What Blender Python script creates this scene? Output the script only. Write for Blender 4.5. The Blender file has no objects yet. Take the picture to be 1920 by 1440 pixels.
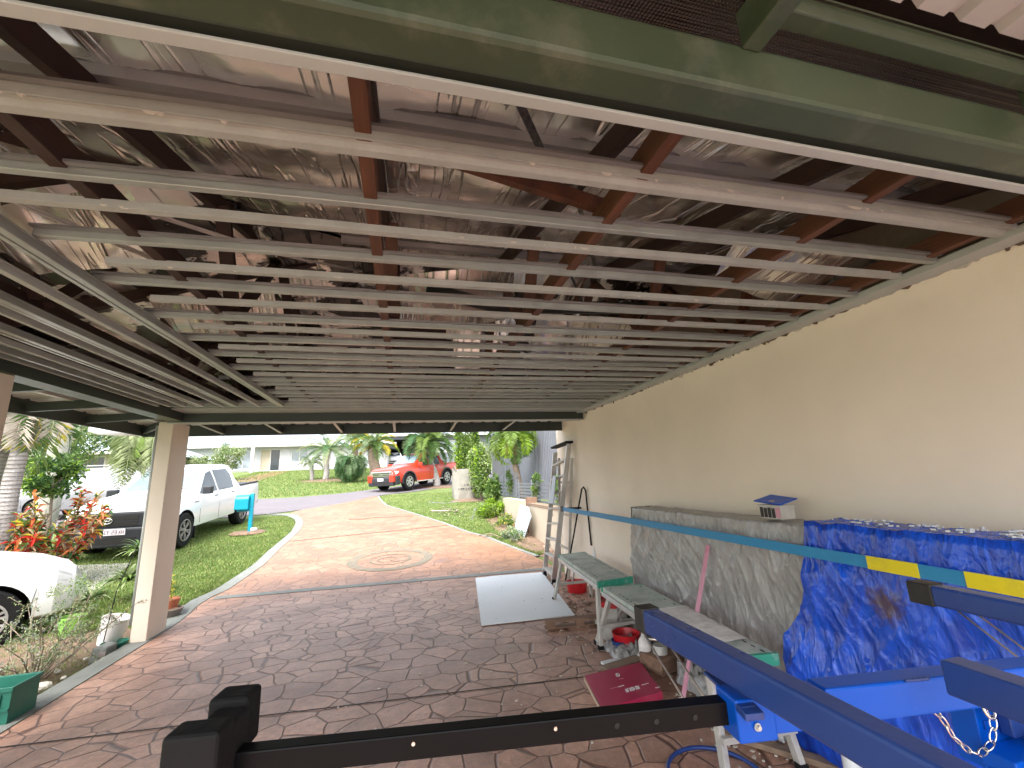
import bpy, bmesh, math, random
from mathutils import Vector, Matrix, noise, Euler
R_ = math.radians
random.seed(7)
scene = bpy.context.scene
COL = scene.collection

# ---------------------------------------------------------------- camera
def cam_axes(yaw, pitch, roll):
    cy, sy, cp, sp = math.cos(yaw), math.sin(yaw), math.cos(pitch), math.sin(pitch)
    f = Vector((sy*cp, cy*cp, sp)); r = Vector((cy, -sy, 0)); u = r.cross(f)
    cr, sr = math.cos(roll), math.sin(roll)
    return cr*r + sr*u, -sr*r + cr*u, f
r_, u_, f_ = cam_axes(0.251141634, 0.21632383, -0.0432694)
cd = bpy.data.cameras.new('camera'); cam = bpy.data.objects.new('camera', cd); COL.objects.link(cam)
cam.matrix_world = Matrix(((r_.x, u_.x, -f_.x, 0), (r_.y, u_.y, -f_.y, 0), (r_.z, u_.z, -f_.z, 1.6), (0, 0, 0, 1)))
cd.sensor_width = 36; cd.lens = 803.91/1920*36; cd.clip_start = 0.02; cd.clip_end = 2000
scene.camera = cam

# ---------------------------------------------------------------- sky, sun, exposure
SUN_EL, SUN_AZ = R_(58), R_(205)      # azimuth clockwise from +Y
w = bpy.data.worlds.new('World'); scene.world = w; w.use_nodes = True
wn = w.node_tree; bg = wn.nodes['Background']
sky = wn.nodes.new('ShaderNodeTexSky'); sky.sky_type = 'NISHITA'; sky.sun_disc = False
sky.sun_elevation = SUN_EL; sky.sun_rotation = SUN_AZ; sky.dust_density = 5.0; sky.air_density = 1.2; sky.ozone_density = 1.0
hs = wn.nodes.new('ShaderNodeHueSaturation'); hs.inputs['Saturation'].default_value = 0.35   # overcast
wn.links.new(sky.outputs[0], hs.inputs['Color']); wn.links.new(hs.outputs[0], bg.inputs[0])
bg.inputs[1].default_value = 0.15
sd = bpy.data.lights.new('sun', 'SUN'); sd.energy = 1.0; sd.angle = R_(35); sd.color = (1, .96, .9)
so = bpy.data.objects.new('sun', sd); COL.objects.link(so)
so.rotation_euler = Vector((-math.sin(SUN_AZ)*math.cos(SUN_EL), -math.cos(SUN_AZ)*math.cos(SUN_EL), -math.sin(SUN_EL))).to_track_quat('-Z', 'Y').to_euler()
vs = scene.view_settings; vs.view_transform = 'Standard'; vs.look = 'None'; vs.gamma = 1; vs.exposure = 2.15
scene.render.engine = 'CYCLES'
scene.cycles.max_bounces = 10; scene.cycles.diffuse_bounces = 7; scene.cycles.glossy_bounces = 4

# ---------------------------------------------------------------- helpers
def thing(name, label, cat, loc=(0, 0, 0), rotz=0, group=None, local=False, rot=None):
    o = bpy.data.objects.new(name, None); COL.objects.link(o); o.empty_display_size = .1
    o.location = loc; o.rotation_euler = rot if rot else (0, 0, rotz)
    o['label'] = label; o['category'] = cat
    if group: o['group'] = group
    o_local[o.name] = local
    return o
o_local = {}
def tag(o, label, cat, group=None, kind=None):
    o['label'] = label; o['category'] = cat
    if group: o['group'] = group
    if kind: o['kind'] = kind
    return o

class MB:
    def __init__(s): s.v = []; s.f = []; s.m = []
    def add(s, vs_, fs, m=0):
        n = len(s.v); s.v += [tuple(v) for v in vs_]; s.f += [tuple(n+i for i in f) for f in fs]; s.m += [m]*len(fs)
    def box(s, x0, x1, y0, y1, z0, z1, m=0):
        v = [(x, y, z) for x in (x0, x1) for y in (y0, y1) for z in (z0, z1)]
        s.add(v, [(0, 1, 3, 2), (4, 6, 7, 5), (0, 4, 5, 1), (2, 3, 7, 6), (0, 2, 6, 4), (1, 5, 7, 3)], m)
    def beam(s, p, q, w_, h, up=(0, 0, 1), m=0):
        p = Vector(p); q = Vector(q); d = (q-p).normalized(); up = Vector(up)
        a = d.cross(up)
        if a.length < 1e-4: a = d.cross(Vector((1, 0, 0)))
        a.normalize(); b = a.cross(d).normalized()
        v = []
        for e in (p, q):
            for i, j in ((-1, -1), (1, -1), (1, 1), (-1, 1)): v.append(e + a*w_/2*i + b*h/2*j)
        s.add(v, [(3, 2, 1, 0), (4, 5, 6, 7), (0, 1, 5, 4), (1, 2, 6, 5), (2, 3, 7, 6), (3, 0, 4, 7)], m)
    def extr(s, p, q, prof, up=(0, 0, 1), m=0):      # closed profile [(a,b)] swept from p to q
        p = Vector(p); q = Vector(q); d = (q-p).normalized(); a = d.cross(Vector(up)).normalized(); b = a.cross(d)
        n = len(prof); v = [e + a*x + b*y for e in (p, q) for x, y in prof]
        fs = [(i, (i+1) % n, n+(i+1) % n, n+i) for i in range(n)] + [tuple(range(n-1, -1, -1)), tuple(range(n, 2*n))]
        s.add(v, fs, m)
    def tube(s, pts, r, n=10, m=0, cap=True):
        pts = [Vector(p) for p in pts]; rs = r if isinstance(r, (list, tuple)) else [r]*len(pts)
        prev = None; base = len(s.v); vv = []
        for i, p in enumerate(pts):
            d = (pts[min(i+1, len(pts)-1)] - pts[max(i-1, 0)]).normalized()
            if prev is None: a = d.orthogonal().normalized()
            else: a = (prev - d*prev.dot(d)).normalized()
            prev = a; b = d.cross(a)
            for k in range(n):
                t = 2*math.pi*k/n; vv.append(p + (a*math.cos(t)+b*math.sin(t))*rs[i])
        fs = [(i*n+k, i*n+(k+1) % n, (i+1)*n+(k+1) % n, (i+1)*n+k) for i in range(len(pts)-1) for k in range(n)]
        if cap: fs += [tuple(range(n-1, -1, -1)), tuple((len(pts)-1)*n+k for k in range(n))]
        s.add(vv, fs, m)
    def lathe(s, c, prof, n=24, m=0, axis='z', closed=False):   # prof [(r,h)]
        c = Vector(c); vv = []
        for r, h in prof:
            for k in range(n):
                t = 2*math.pi*k/n; x, y = r*math.cos(t), r*math.sin(t)
                vv.append(c + (Vector((x, y, h)) if axis == 'z' else Vector((x, h, y)) if axis == 'y' else Vector((h, x, y))))
        L = len(prof)
        fs = [(i*n+k, i*n+(k+1) % n, (i+1)*n+(k+1) % n, (i+1)*n+k) for i in range(L-1) for k in range(n)]
        s.add(vv, fs, m)
    def poly(s, pts, m=0): s.add(pts, [tuple(range(len(pts)))], m)
    def prism(s, pts, off, m=0):       # planar polygon + offset vector
        n = len(pts); off = Vector(off); v = [Vector(p) for p in pts] + [Vector(p)+off for p in pts]
        s.add(v, [tuple(range(n-1, -1, -1)), tuple(range(n, 2*n))] + [(i, (i+1) % n, n+(i+1) % n, n+i) for i in range(n)], m)
    def build(s, name, mat, parent=None, smooth=False, bevel=0, seg=2, solid=0, angle=None):
        me = bpy.data.meshes.new(name)
        vv = s.v
        if parent is not None and not o_local.get(parent.name, False):
            L = root_loc(parent)
            vv = [(v[0]-L[0], v[1]-L[1], v[2]-L[2]) for v in s.v]
        me.from_pydata(vv, [], s.f); me.update()
        mats = mat if isinstance(mat, (list, tuple)) else [mat]
        for m_ in mats: me.materials.append(m_)
        if len(mats) > 1: me.polygons.foreach_set('material_index', s.m)
        bm = bmesh.new(); bm.from_mesh(me)
        if len(bm.faces) < 60000: bmesh.ops.recalc_face_normals(bm, faces=bm.faces)
        bm.to_mesh(me); bm.free()
        o = bpy.data.objects.new(name, me); COL.objects.link(o)
        if parent is not None: o.parent = parent
        o_local[o.name] = o_local.get(parent.name, False) if parent is not None else False
        if smooth:
            for p in me.polygons: p.use_smooth = True
            if angle: me.set_sharp_from_angle(angle=R_(angle))
        if bevel:
            b = o.modifiers.new('bevel', 'BEVEL'); b.width = bevel; b.segments = seg; b.limit_method = 'ANGLE'; b.angle_limit = R_(35)
        if solid:
            b = o.modifiers.new('solid', 'SOLIDIFY'); b.thickness = solid; b.offset = 0
        return o
def root_loc(o):
    L = Vector((0, 0, 0))
    while o is not None:
        L += o.location; o = o.parent
    return L
def struct(o): o['kind'] = 'structure'; return o

def fbm(x, y, z=0, o=4, H=.6):
    a = 1; t = 0; n = 0
    for i in range(o):
        t += a*noise.noise((x, y, z+i*7.3)); n += a; a *= H; x *= 2.03; y *= 2.03; z *= 2.03
    return t/n*1.6

# ---------------------------------------------------------------- materials
def mat(name, col, rough=.6, metal=0, var=.15, scale=3.0, bump=.1, bscale=30, dirt=None, dscale=1.5, damt=.5, spec=.5, stretch=(1, 1, 1), clear=0, dirt_lo=.52, dirt_hi=.7):
    m = bpy.data.materials.new(name); m.use_nodes = True; nt = m.node_tree; N = nt.nodes; L = nt.links
    b = N['Principled BSDF']; b.inputs['Roughness'].default_value = rough; b.inputs['Metallic'].default_value = metal
    b.inputs['Specular IOR Level'].default_value = spec; b.inputs['Coat Weight'].default_value = clear; b.inputs['Coat Roughness'].default_value = .05
    tc = N.new('ShaderNodeTexCoord'); mp = N.new('ShaderNodeMapping'); mp.inputs['Scale'].default_value = stretch
    L.new(tc.outputs['Object'], mp.inputs['Vector'])
    n1 = N.new('ShaderNodeTexNoise'); n1.inputs['Scale'].default_value = scale; n1.inputs['Detail'].default_value = 6; n1.inputs['Roughness'].default_value = .6
    L.new(mp.outputs[0], n1.inputs['Vector'])
    mr = N.new('ShaderNodeMapRange'); mr.inputs[1].default_value = .3; mr.inputs[2].default_value = .7
    mr.inputs[3].default_value = 1-var; mr.inputs[4].default_value = 1+var
    L.new(n1.outputs[0], mr.inputs[0])
    mx = N.new('ShaderNodeMix'); mx.data_type = 'RGBA'; mx.blend_type = 'MULTIPLY'; mx.inputs[0].default_value = 1
    mx.inputs[6].default_value = (*col, 1); L.new(mr.outputs[0], mx.inputs[7])
    out = mx.outputs[2]
    if dirt:
        n2 = N.new('ShaderNodeTexNoise'); n2.inputs['Scale'].default_value = dscale; n2.inputs['Detail'].default_value = 8; n2.inputs['Roughness'].default_value = .7
        L.new(mp.outputs[0], n2.inputs['Vector'])
        r2 = N.new('ShaderNodeMapRange'); r2.inputs[1].default_value = dirt_lo; r2.inputs[2].default_value = dirt_hi; r2.inputs[4].default_value = damt
        L.new(n2.outputs[0], r2.inputs[0])
        m2 = N.new('ShaderNodeMix'); m2.data_type = 'RGBA'; L.new(r2.outputs[0], m2.inputs[0]); L.new(out, m2.inputs[6]); m2.inputs[7].default_value = (*dirt, 1)
        out = m2.outputs[2]
    L.new(out, b.inputs['Base Color'])
    if rough > .05:
        r3 = N.new('ShaderNodeMapRange'); r3.inputs[3].default_value = max(0, rough*.8); r3.inputs[4].default_value = min(1, rough*1.2); L.new(n1.outputs[0], r3.inputs[0]); L.new(r3.outputs[0], b.inputs['Roughness'])
    if bump:
        n3 = N.new('ShaderNodeTexNoise'); n3.inputs['Scale'].default_value = bscale; n3.inputs['Detail'].default_value = 5
        L.new(mp.outputs[0], n3.inputs['Vector'])
        bp = N.new('ShaderNodeBump'); bp.inputs['Strength'].default_value = bump; bp.inputs['Distance'].default_value = .02; L.new(n3.outputs[0], bp.inputs['Height']); L.new(bp.outputs[0], b.inputs['Normal'])
    return m
M = {}
def D(k, *a, **kw): M[k] = mat(k, *a, **kw)
D('render_wall', (.86, .76, .64), .75, var=.05, scale=1.2, bump=.05, bscale=60, dirt=(.66, .56, .44), dscale=.7, damt=.2)
D('post_paint', (.72, .62, .52), .6, var=.04, scale=2, bump=.06, bscale=60, dirt=(.3, .25, .18), dscale=2, damt=.15)
D('blockwork', (.23, .17, .13), .9, var=.2, scale=3, bump=.4)
D('green_steel', (.048, .068, .038), .42, var=.1, scale=4, bump=.05, dirt=(.2, .19, .14), dscale=5, damt=.35)
D('green_steel_dark', (.035, .043, .035), .45, var=.1, scale=4, bump=.05)
D('grey_strip', (.40, .42, .40), .5, var=.06, bump=.05, dirt=(.3, .27, .22), damt=.3)
D('batten_steel', (.34, .36, .335), .38, metal=.4, var=.12, scale=4, bump=.06, bscale=40, dirt=(.24, .22, .19), dscale=6, damt=.35)
D('batten_pale', (.36, .37, .345), .6, var=.12, scale=5, bump=.15, bscale=50, dirt=(.30, .26, .22), dscale=9, damt=.35)
D('plaster_chip', (.52, .48, .41), .9, var=.15, bump=.3)
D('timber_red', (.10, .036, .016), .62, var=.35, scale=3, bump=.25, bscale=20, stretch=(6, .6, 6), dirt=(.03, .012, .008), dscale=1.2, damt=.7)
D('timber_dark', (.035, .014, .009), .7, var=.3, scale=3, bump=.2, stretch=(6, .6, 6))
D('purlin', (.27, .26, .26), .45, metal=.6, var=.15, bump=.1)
D('strap_metal', (.16, .15, .14), .4, metal=.9, var=.4, scale=60, bump=.3)
D('white_sheet', (.48, .46, .43), .5, var=.06, scale=2, bump=.03, dirt=(.4, .34, .3), damt=.3)
D('concrete', (.34, .33, .29), .85, var=.15, scale=5, bump=.3, bscale=60, dirt=(.16, .16, .12), dscale=3, damt=.5)
D('bounce_concrete', (.50, .47, .44), .9, var=.1, bump=.1)
D('emblem', (.16, .14, .105), .85, var=.2, scale=8, bump=.3, dirt=(.32, .21, .15), dscale=5, damt=.6)
D('concrete_green', (.18, .19, .175), .85, var=.2, scale=6, bump=.3, bscale=60, dirt=(.12, .13, .09), dscale=3, damt=.5)
D('asphalt', (.13, .118, .13), .9, var=.1, scale=8, bump=.3, bscale=120, dirt=(.2, .18, .19), dscale=1, damt=.4)
D('soil', (.13, .085, .055), .95, var=.35, scale=7, bump=.8, bscale=25, dirt=(.10, .14, .04), dscale=3, damt=.6)
D('white_wall', (.52, .53, .56), .7, var=.03, bump=.03)
D('white_roof', (.30, .34, .39), .45, var=.05, bump=.02, stretch=(1, 1, 1), dirt=(.5, .54, .58), dscale=.6, damt=.4)
D('cream_wall', (.48, .42, .33), .8, var=.06, bump=.05, dirt=(.4, .34, .26), damt=.4)
D('glass_dark', (.05, .06, .07), .08, var=.2, scale=1, bump=0, spec=.7)
D('glass_pale', (.30, .34, .38), .1, var=.25, scale=1.5, bump=0, spec=.8)
D('glass_mid', (.16, .22, .26), .08, var=.2, scale=1.5, bump=0, spec=.7)
D('glass_car', (.035, .05, .06), .05, var=.2, scale=1.5, bump=0, spec=.8)
D('dark_hole', (.015, .014, .013), .9, var=.1, bump=0)
D('alu', (.55, .55, .55), .38, metal=.75, var=.12, scale=6, bump=.1, dirt=(.62, .6, .56), dscale=9, damt=.6)
D('alu_dull', (.50, .49, .46), .55, metal=.35, var=.12, scale=6, bump=.1, dirt=(.7, .68, .62), dscale=12, damt=.6)
D('bench_top', (.38, .45, .42), .7, var=.25, scale=8, bump=.4, bscale=50, dirt=(.56, .58, .54), dscale=7, damt=.8, dirt_lo=.42, dirt_hi=.6)
D('bench_green', (.03, .28, .19), .5, var=.2, bump=.1, dirt=(.5, .55, .5), dscale=12, damt=.7)
D('black_plastic', (.014, .014, .015), .5, var=.2, bump=.15, bscale=80)
D('black_gloss', (.004, .004, .005), .35, var=.2, bump=0, spec=.12)
D('rubber', (.010, .010, .011), .75, var=.2, bump=.2, spec=.2)
D('hoist_blue', (.001, .075, .47), .3, var=.05, bump=.03, bscale=60, spec=.25)
D('hoist_navy', (.018, .05, .21), .28, var=.1, bump=.03, bscale=60, spec=.45)
D('chrome', (.75, .74, .72), .16, metal=1, var=.1, bump=0)
D('rope_steel', (.5, .45, .42), .35, metal=.8, var=.2, bump=.1)
D('strap_blue', (.02, .23, .46), .5, var=.08, bump=.1, bscale=90)
D('strap_yellow', (.72, .62, .01), .5, var=.08, bump=.05, dirt=(.4, .36, .05), dscale=8, damt=.5)
D('red_plastic', (.50, .012, .02), .35, var=.1, bump=.05)
D('clear_tub', (.50, .49, .46), .4, var=.2, scale=8, bump=.1)
D('pink_lath', (.62, .30, .40), .65, var=.1, bump=.1, dirt=(.5, .06, .12), dscale=2, damt=.7)
D('carton_red', (.36, .015, .065), .45, var=.08, bump=.05, dirt=(.45, .12, .16), dscale=3, damt=.4)
D('white_ink', (.8, .76, .76), .6, var=.05, bump=0)
D('pinkish_ink', (.55, .2, .25), .6, var=.05, bump=0)
D('cardboard', (.50, .38, .28), .8, var=.1, bump=.1)
D('board_white', (.68, .71, .73), .6, var=.04, scale=2, bump=.03, dirt=(.45, .48, .5), dscale=4, damt=.3, dirt_lo=.6, dirt_hi=.75)
D('pallet_wood', (.20, .12, .08), .8, var=.3, scale=4, bump=.3, stretch=(.6, 6, 6))
D('timber_plank', (.24, .17, .12), .8, var=.25, scale=4, bump=.3, stretch=(.6, 6, 6))
D('rag', (.74, .72, .71), .9, var=.2, scale=14, bump=.6, bscale=40)
D('lime_pot', (.20, .40, .08), .45, var=.08, bump=.05, dirt=(.15, .25, .05), damt=.3)
D('white_pot', (.66, .63, .62), .5, var=.08, bump=.05, dirt=(.4, .38, .36), damt=.4)
D('terracotta', (.42, .14, .07), .7, var=.15, bump=.1)
D('grey_pot', (.18, .15, .14), .7, var=.15, bump=.2)
D('green_tub', (.012, .13, .09), .5, var=.1, bump=.08, dirt=(.1, .2, .16), damt=.3)
D('stone', (.45, .42, .38), .9, var=.25, scale=6, bump=.6)
D('dark_stone', (.17, .18, .17), .9, var=.25, scale=6, bump=.6)
D('car_white', (.80, .82, .84), .3, var=.02, bump=0, clear=.6)
D('car_red', (.50, .035, .015), .3, var=.05, bump=0, clear=.6)
D('car_silver', (.22, .22, .24), .35, metal=.3, var=.03, bump=0, clear=.4)
D('bumper_black', (.022, .024, .03), .5, var=.1, bump=.05)
D('lamp_glass', (.70, .74, .76), .1, var=.1, bump=0, spec=.8)
D('lamp_red', (.5, .02, .02), .2, var=.1, bump=0)
D('rim', (.30, .30, .31), .35, metal=.6, var=.1, bump=0)
D('plate', (.75, .72, .75), .5, var=.05, bump=0)
D('plate_ink', (.22, .10, .16), .5, var=.05, bump=0)
D('turquoise', (.0, .25, .36), .4, var=.05, bump=.03)
D('mulch', (.17, .11, .075), .95, var=.4, scale=12, bump=.8, bscale=30)
D('trunk_grey', (.34, .32, .31), .9, var=.2, scale=3, bump=.6, bscale=14, stretch=(1, 1, 5), dirt=(.10, .08, .08), dscale=4, damt=.8)
D('trunk_brown', (.22, .17, .13), .95, var=.3, scale=6, bump=.8, bscale=20)
D('bulk_bag', (.26, .25, .22), .9, var=.12, scale=3, bump=.4, bscale=18, dirt=(.36, .32, .27), dscale=3, damt=.6)
D('fence_grey', (.16, .17, .20), .6, var=.08, bump=.05)
D('slat_grey', (.14, .155, .18), .5, var=.08, bump=.05)
D('sign_board', (.40, .46, .52), .5, var=.03, bump=.02)
D('dead_frond', (.42, .36, .30), .9, var=.2, bump=.1)
def leafmat(k, col): D(k, col, .5, var=.3, scale=6, bump=0, spec=.4); b = M[k].node_tree.nodes['Principled BSDF']; b.inputs['Subsurface Weight'].default_value = 0
for k, c in dict(lf_mid=(.09, .17, .04), lf_light=(.18, .27, .065), lf_dark=(.035, .09, .022), lf_lime=(.24, .38, .03), lf_red=(.45, .03, .02), lf_orange=(.50, .16, .05),
                 lf_yellow=(.55, .48, .06), lf_cycad=(.10, .22, .09), lf_cycad2=(.21, .29, .15), lf_pale=(.36, .42, .22), lf_grey=(.30, .36, .30), lf_cream=(.55, .42, .25), grass_a=(.12, .19, .038), grass_b=(.18, .26, .065), grass_dry=(.42, .38, .16)).items(): leafmat(k, c)
def translucent(k, amt=.35):
    nt = M[k].node_tree; N = nt.nodes; L = nt.links; b = N['Principled BSDF']; t = N.new('ShaderNodeBsdfTranslucent')
    src = b.inputs['Base Color'].links[0].from_socket; L.new(src, t.inputs['Color']); ms = N.new('ShaderNodeMixShader'); ms.inputs[0].default_value = amt
    L.new(b.outputs[0], ms.inputs[1]); L.new(t.outputs[0], ms.inputs[2]); L.new(ms.outputs[0], N['Material Output'].inputs[0])
for k in list(M):
    if k.startswith('lf_') or k.startswith('grass'): translucent(k)

def node(nt, t, **kw):
    n = nt.nodes.new(t)
    for k, v in kw.items(): setattr(n, k, v)
    return n
# crazy-paved stamped concrete, browner sealed inside, salmon and faded outside
def paving_mat():
    m = bpy.data.materials.new('stamped_paving'); m.use_nodes = True; nt = m.node_tree; N = nt.nodes; L = nt.links; b = N['Principled BSDF']
    tc = node(nt, 'ShaderNodeTexCoord')
    dn = node(nt, 'ShaderNodeTexNoise'); dn.inputs['Scale'].default_value = 2.2; dn.inputs['Detail'].default_value = 2
    L.new(tc.outputs['Object'], dn.inputs['Vector'])
    va = node(nt, 'ShaderNodeVectorMath', operation='SCALE'); va.inputs['Scale'].default_value = .13; L.new(dn.outputs['Color'], va.inputs[0])
    vb = node(nt, 'ShaderNodeVectorMath', operation='ADD'); L.new(tc.outputs['Object'], vb.inputs[0]); L.new(va.outputs[0], vb.inputs[1])
    ms = node(nt, 'ShaderNodeMapping'); ms.inputs['Scale'].default_value = (1, 1.12, 0); L.new(vb.outputs[0], ms.inputs[0])
    SC = 4.1
    ve = node(nt, 'ShaderNodeTexVoronoi', feature='DISTANCE_TO_EDGE'); ve.inputs['Scale'].default_value = SC; ve.inputs['Randomness'].default_value = .82
    vc = node(nt, 'ShaderNodeTexVoronoi', feature='F1'); vc.inputs['Scale'].default_value = SC; vc.inputs['Randomness'].default_value = .82
    L.new(ms.outputs[0], ve.inputs['Vector']); L.new(ms.outputs[0], vc.inputs['Vector'])
    g = node(nt, 'ShaderNodeMapRange'); g.inputs[1].default_value = .006; g.inputs[2].default_value = .034; L.new(ve.outputs['Distance'], g.inputs[0])   # 0 groove 1 stone
    sx = node(nt, 'ShaderNodeSeparateXYZ'); L.new(tc.outputs['Object'], sx.inputs[0])
    out = node(nt, 'ShaderNodeMapRange'); out.inputs[1].default_value = 6.3; out.inputs[2].default_value = 8.2; L.new(sx.outputs[1], out.inputs[0])
    nb = node(nt, 'ShaderNodeTexNoise'); nb.inputs['Scale'].default_value = 1.1; nb.inputs['Detail'].default_value = 7; nb.inputs['Roughness'].default_value = .65; L.new(tc.outputs['Object'], nb.inputs['Vector'])
    cin = node(nt, 'ShaderNodeValToRGB'); e = cin.color_ramp.elements
    e[0].position = .34; e[0].color = (.26, .135, .090, 1); e[1].position = .66; e[1].color = (.48, .29, .215, 1); L.new(nb.outputs[0], cin.inputs[0])
    cout = node(nt, 'ShaderNodeValToRGB'); e = cout.color_ramp.elements
    e[0].position = .3; e[0].color = (.245, .115, .060, 1); e[1].position = .7; e[1].color = (.33, .18, .108, 1); L.new(nb.outputs[0], cout.inputs[0])
    mc = node(nt, 'ShaderNodeMix', data_type='RGBA'); L.new(out.outputs[0], mc.inputs[0]); L.new(cin.outputs[0], mc.inputs[6]); L.new(cout.outputs[0], mc.inputs[7])
    sc = node(nt, 'ShaderNodeSeparateColor'); L.new(vc.outputs['Color'], sc.inputs[0])
    cr = node(nt, 'ShaderNodeMapRange'); cr.inputs[3].default_value = .82; cr.inputs[4].default_value = 1.16; L.new(sc.outputs[0], cr.inputs[0])
    nf = node(nt, 'ShaderNodeTexNoise'); nf.inputs['Scale'].default_value = 22; nf.inputs['Detail'].default_value = 6; nf.inputs['Roughness'].default_value = .75; L.new(tc.outputs['Object'], nf.inputs['Vector'])
    fr = node(nt, 'ShaderNodeMapRange'); fr.inputs[1].default_value = .3; fr.inputs[2].default_value = .7; fr.inputs[3].default_value = .66; fr.inputs[4].default_value = 1.28; L.new(nf.outputs[0], fr.inputs[0])
    mu = node(nt, 'ShaderNodeMath', operation='MULTIPLY'); L.new(cr.outputs[0], mu.inputs[0]); L.new(fr.outputs[0], mu.inputs[1])
    m2 = node(nt, 'ShaderNodeMix', data_type='RGBA', blend_type='MULTIPLY'); m2.inputs[0].default_value = 1; L.new(mc.outputs[2], m2.inputs[6]); L.new(mu.outputs[0], m2.inputs[7])
    # groove colour
    gc = node(nt, 'ShaderNodeMix', data_type='RGBA'); L.new(out.outputs[0], gc.inputs[0]); gc.inputs[6].default_value = (.12, .058, .042, 1); gc.inputs[7].default_value = (.19, .11, .085, 1)
    m3 = node(nt, 'ShaderNodeMix', data_type='RGBA'); L.new(g.outputs[0], m3.inputs[0]); L.new(gc.outputs[2], m3.inputs[6]); L.new(m2.outputs[2], m3.inputs[7])
    # pale plaster dust patches inside
    nd = node(nt, 'ShaderNodeTexNoise'); nd.inputs['Scale'].default_value = .9; nd.inputs['Detail'].default_value = 9; nd.inputs['Roughness'].default_value = .8; L.new(tc.outputs['Object'], nd.inputs['Vector'])
    dr = node(nt, 'ShaderNodeMapRange'); dr.inputs[1].default_value = .55; dr.inputs[2].default_value = .72; dr.inputs[4].default_value = .45; L.new(nd.outputs[0], dr.inputs[0])
    m4 = node(nt, 'ShaderNodeMix', data_type='RGBA'); L.new(dr.outputs[0], m4.inputs[0]); L.new(m3.outputs[2], m4.inputs[6]); m4.inputs[7].default_value = (.46, .32, .26, 1)
    L.new(m4.outputs[2], b.inputs['Base Color'])
    rr = node(nt, 'ShaderNodeMapRange'); rr.inputs[3].default_value = .28; rr.inputs[4].default_value = .6; L.new(nf.outputs[0], rr.inputs[0]); L.new(rr.outputs[0], b.inputs['Roughness'])
    b.inputs['Specular IOR Level'].default_value = .55
    hh = node(nt, 'ShaderNodeMath', operation='MULTIPLY_ADD'); L.new(nf.outputs[0], hh.inputs[0]); hh.inputs[1].default_value = .7; L.new(g.outputs[0], hh.inputs[2])
    bp = node(nt, 'ShaderNodeBump'); bp.inputs['Strength'].default_value = .7; bp.inputs['Distance'].default_value = .012; L.new(hh.outputs[0], bp.inputs['Height']); L.new(bp.outputs[0], b.inputs['Normal'])
    return m
M['paving'] = paving_mat()

def grass_mat():
    m = mat('lawn', (.10, .145, .033), .9, var=.25, scale=9, bump=.9, bscale=45, dirt=(.30, .30, .10), dscale=.9, damt=.55)
    return m
M['lawn'] = grass_mat()

def foil_mat(name, col=(.74, .68, .64), rough=.3, ssc=5.0):
    m = bpy.data.materials.new(name); m.use_nodes = True; nt = m.node_tree; N = nt.nodes; L = nt.links; b = N['Principled BSDF']
    b.inputs['Metallic'].default_value = .93
    tc = node(nt, 'ShaderNodeTexCoord'); mp = node(nt, 'ShaderNodeMapping'); mp.inputs['Scale'].default_value = (ssc*1.9, .55, .55); mp.inputs['Rotation'].default_value = (0, 0, .25); L.new(tc.outputs['Object'], mp.inputs[0])
    n1 = node(nt, 'ShaderNodeTexNoise'); n1.inputs['Scale'].default_value = 1.3; n1.inputs['Detail'].default_value = 3; n1.inputs['Distortion'].default_value = .3; L.new(mp.outputs[0], n1.inputs['Vector'])
    rg = node(nt, 'ShaderNodeMath', operation='SUBTRACT'); rg.inputs[1].default_value = .5; L.new(n1.outputs[0], rg.inputs[0])
    ab = node(nt, 'ShaderNodeMath', operation='ABSOLUTE'); L.new(rg.outputs[0], ab.inputs[0])
    rd = node(nt, 'ShaderNodeMapRange'); rd.inputs[1].default_value = 0; rd.inputs[2].default_value = .028; rd.inputs[3].default_value = 1; rd.inputs[4].default_value = 0; L.new(ab.outputs[0], rd.inputs[0])
    n2 = node(nt, 'ShaderNodeTexNoise'); n2.inputs['Scale'].default_value = 2.5; n2.inputs['Detail'].default_value = 2; n2.inputs['Roughness'].default_value = .45; L.new(tc.outputs['Object'], n2.inputs['Vector'])
    n4 = node(nt, 'ShaderNodeTexNoise'); n4.inputs['Scale'].default_value = 1.2; n4.inputs['Detail'].default_value = 5; L.new(tc.outputs['Object'], n4.inputs['Vector'])
    ad = node(nt, 'ShaderNodeMath', operation='ADD'); L.new(rd.outputs[0], ad.inputs[0]); L.new(n2.outputs[0], ad.inputs[1])
    bp = node(nt, 'ShaderNodeBump'); bp.inputs['Strength'].default_value = .5; bp.inputs['Distance'].default_value = .02; L.new(ad.outputs[0], bp.inputs['Height']); L.new(bp.outputs[0], b.inputs['Normal'])
    cr = node(nt, 'ShaderNodeValToRGB'); e = cr.color_ramp.elements; e[0].position = .3; e[0].color = (col[0]*.78, col[1]*.74, col[2]*.70, 1); e[1].position = .62; e[1].color = (*col, 1)
    L.new(n4.outputs[0], cr.inputs[0]); L.new(cr.outputs[0], b.inputs['Base Color'])
    r3 = node(nt, 'ShaderNodeMapRange'); r3.inputs[3].default_value = rough*.7; r3.inputs[4].default_value = rough*1.6; L.new(n2.outputs[0], r3.inputs[0]); L.new(r3.outputs[0], b.inputs['Roughness'])
    return m
M['foil'] = foil_mat('foil', (.98, .95, .91), .22, 3.2)
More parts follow.
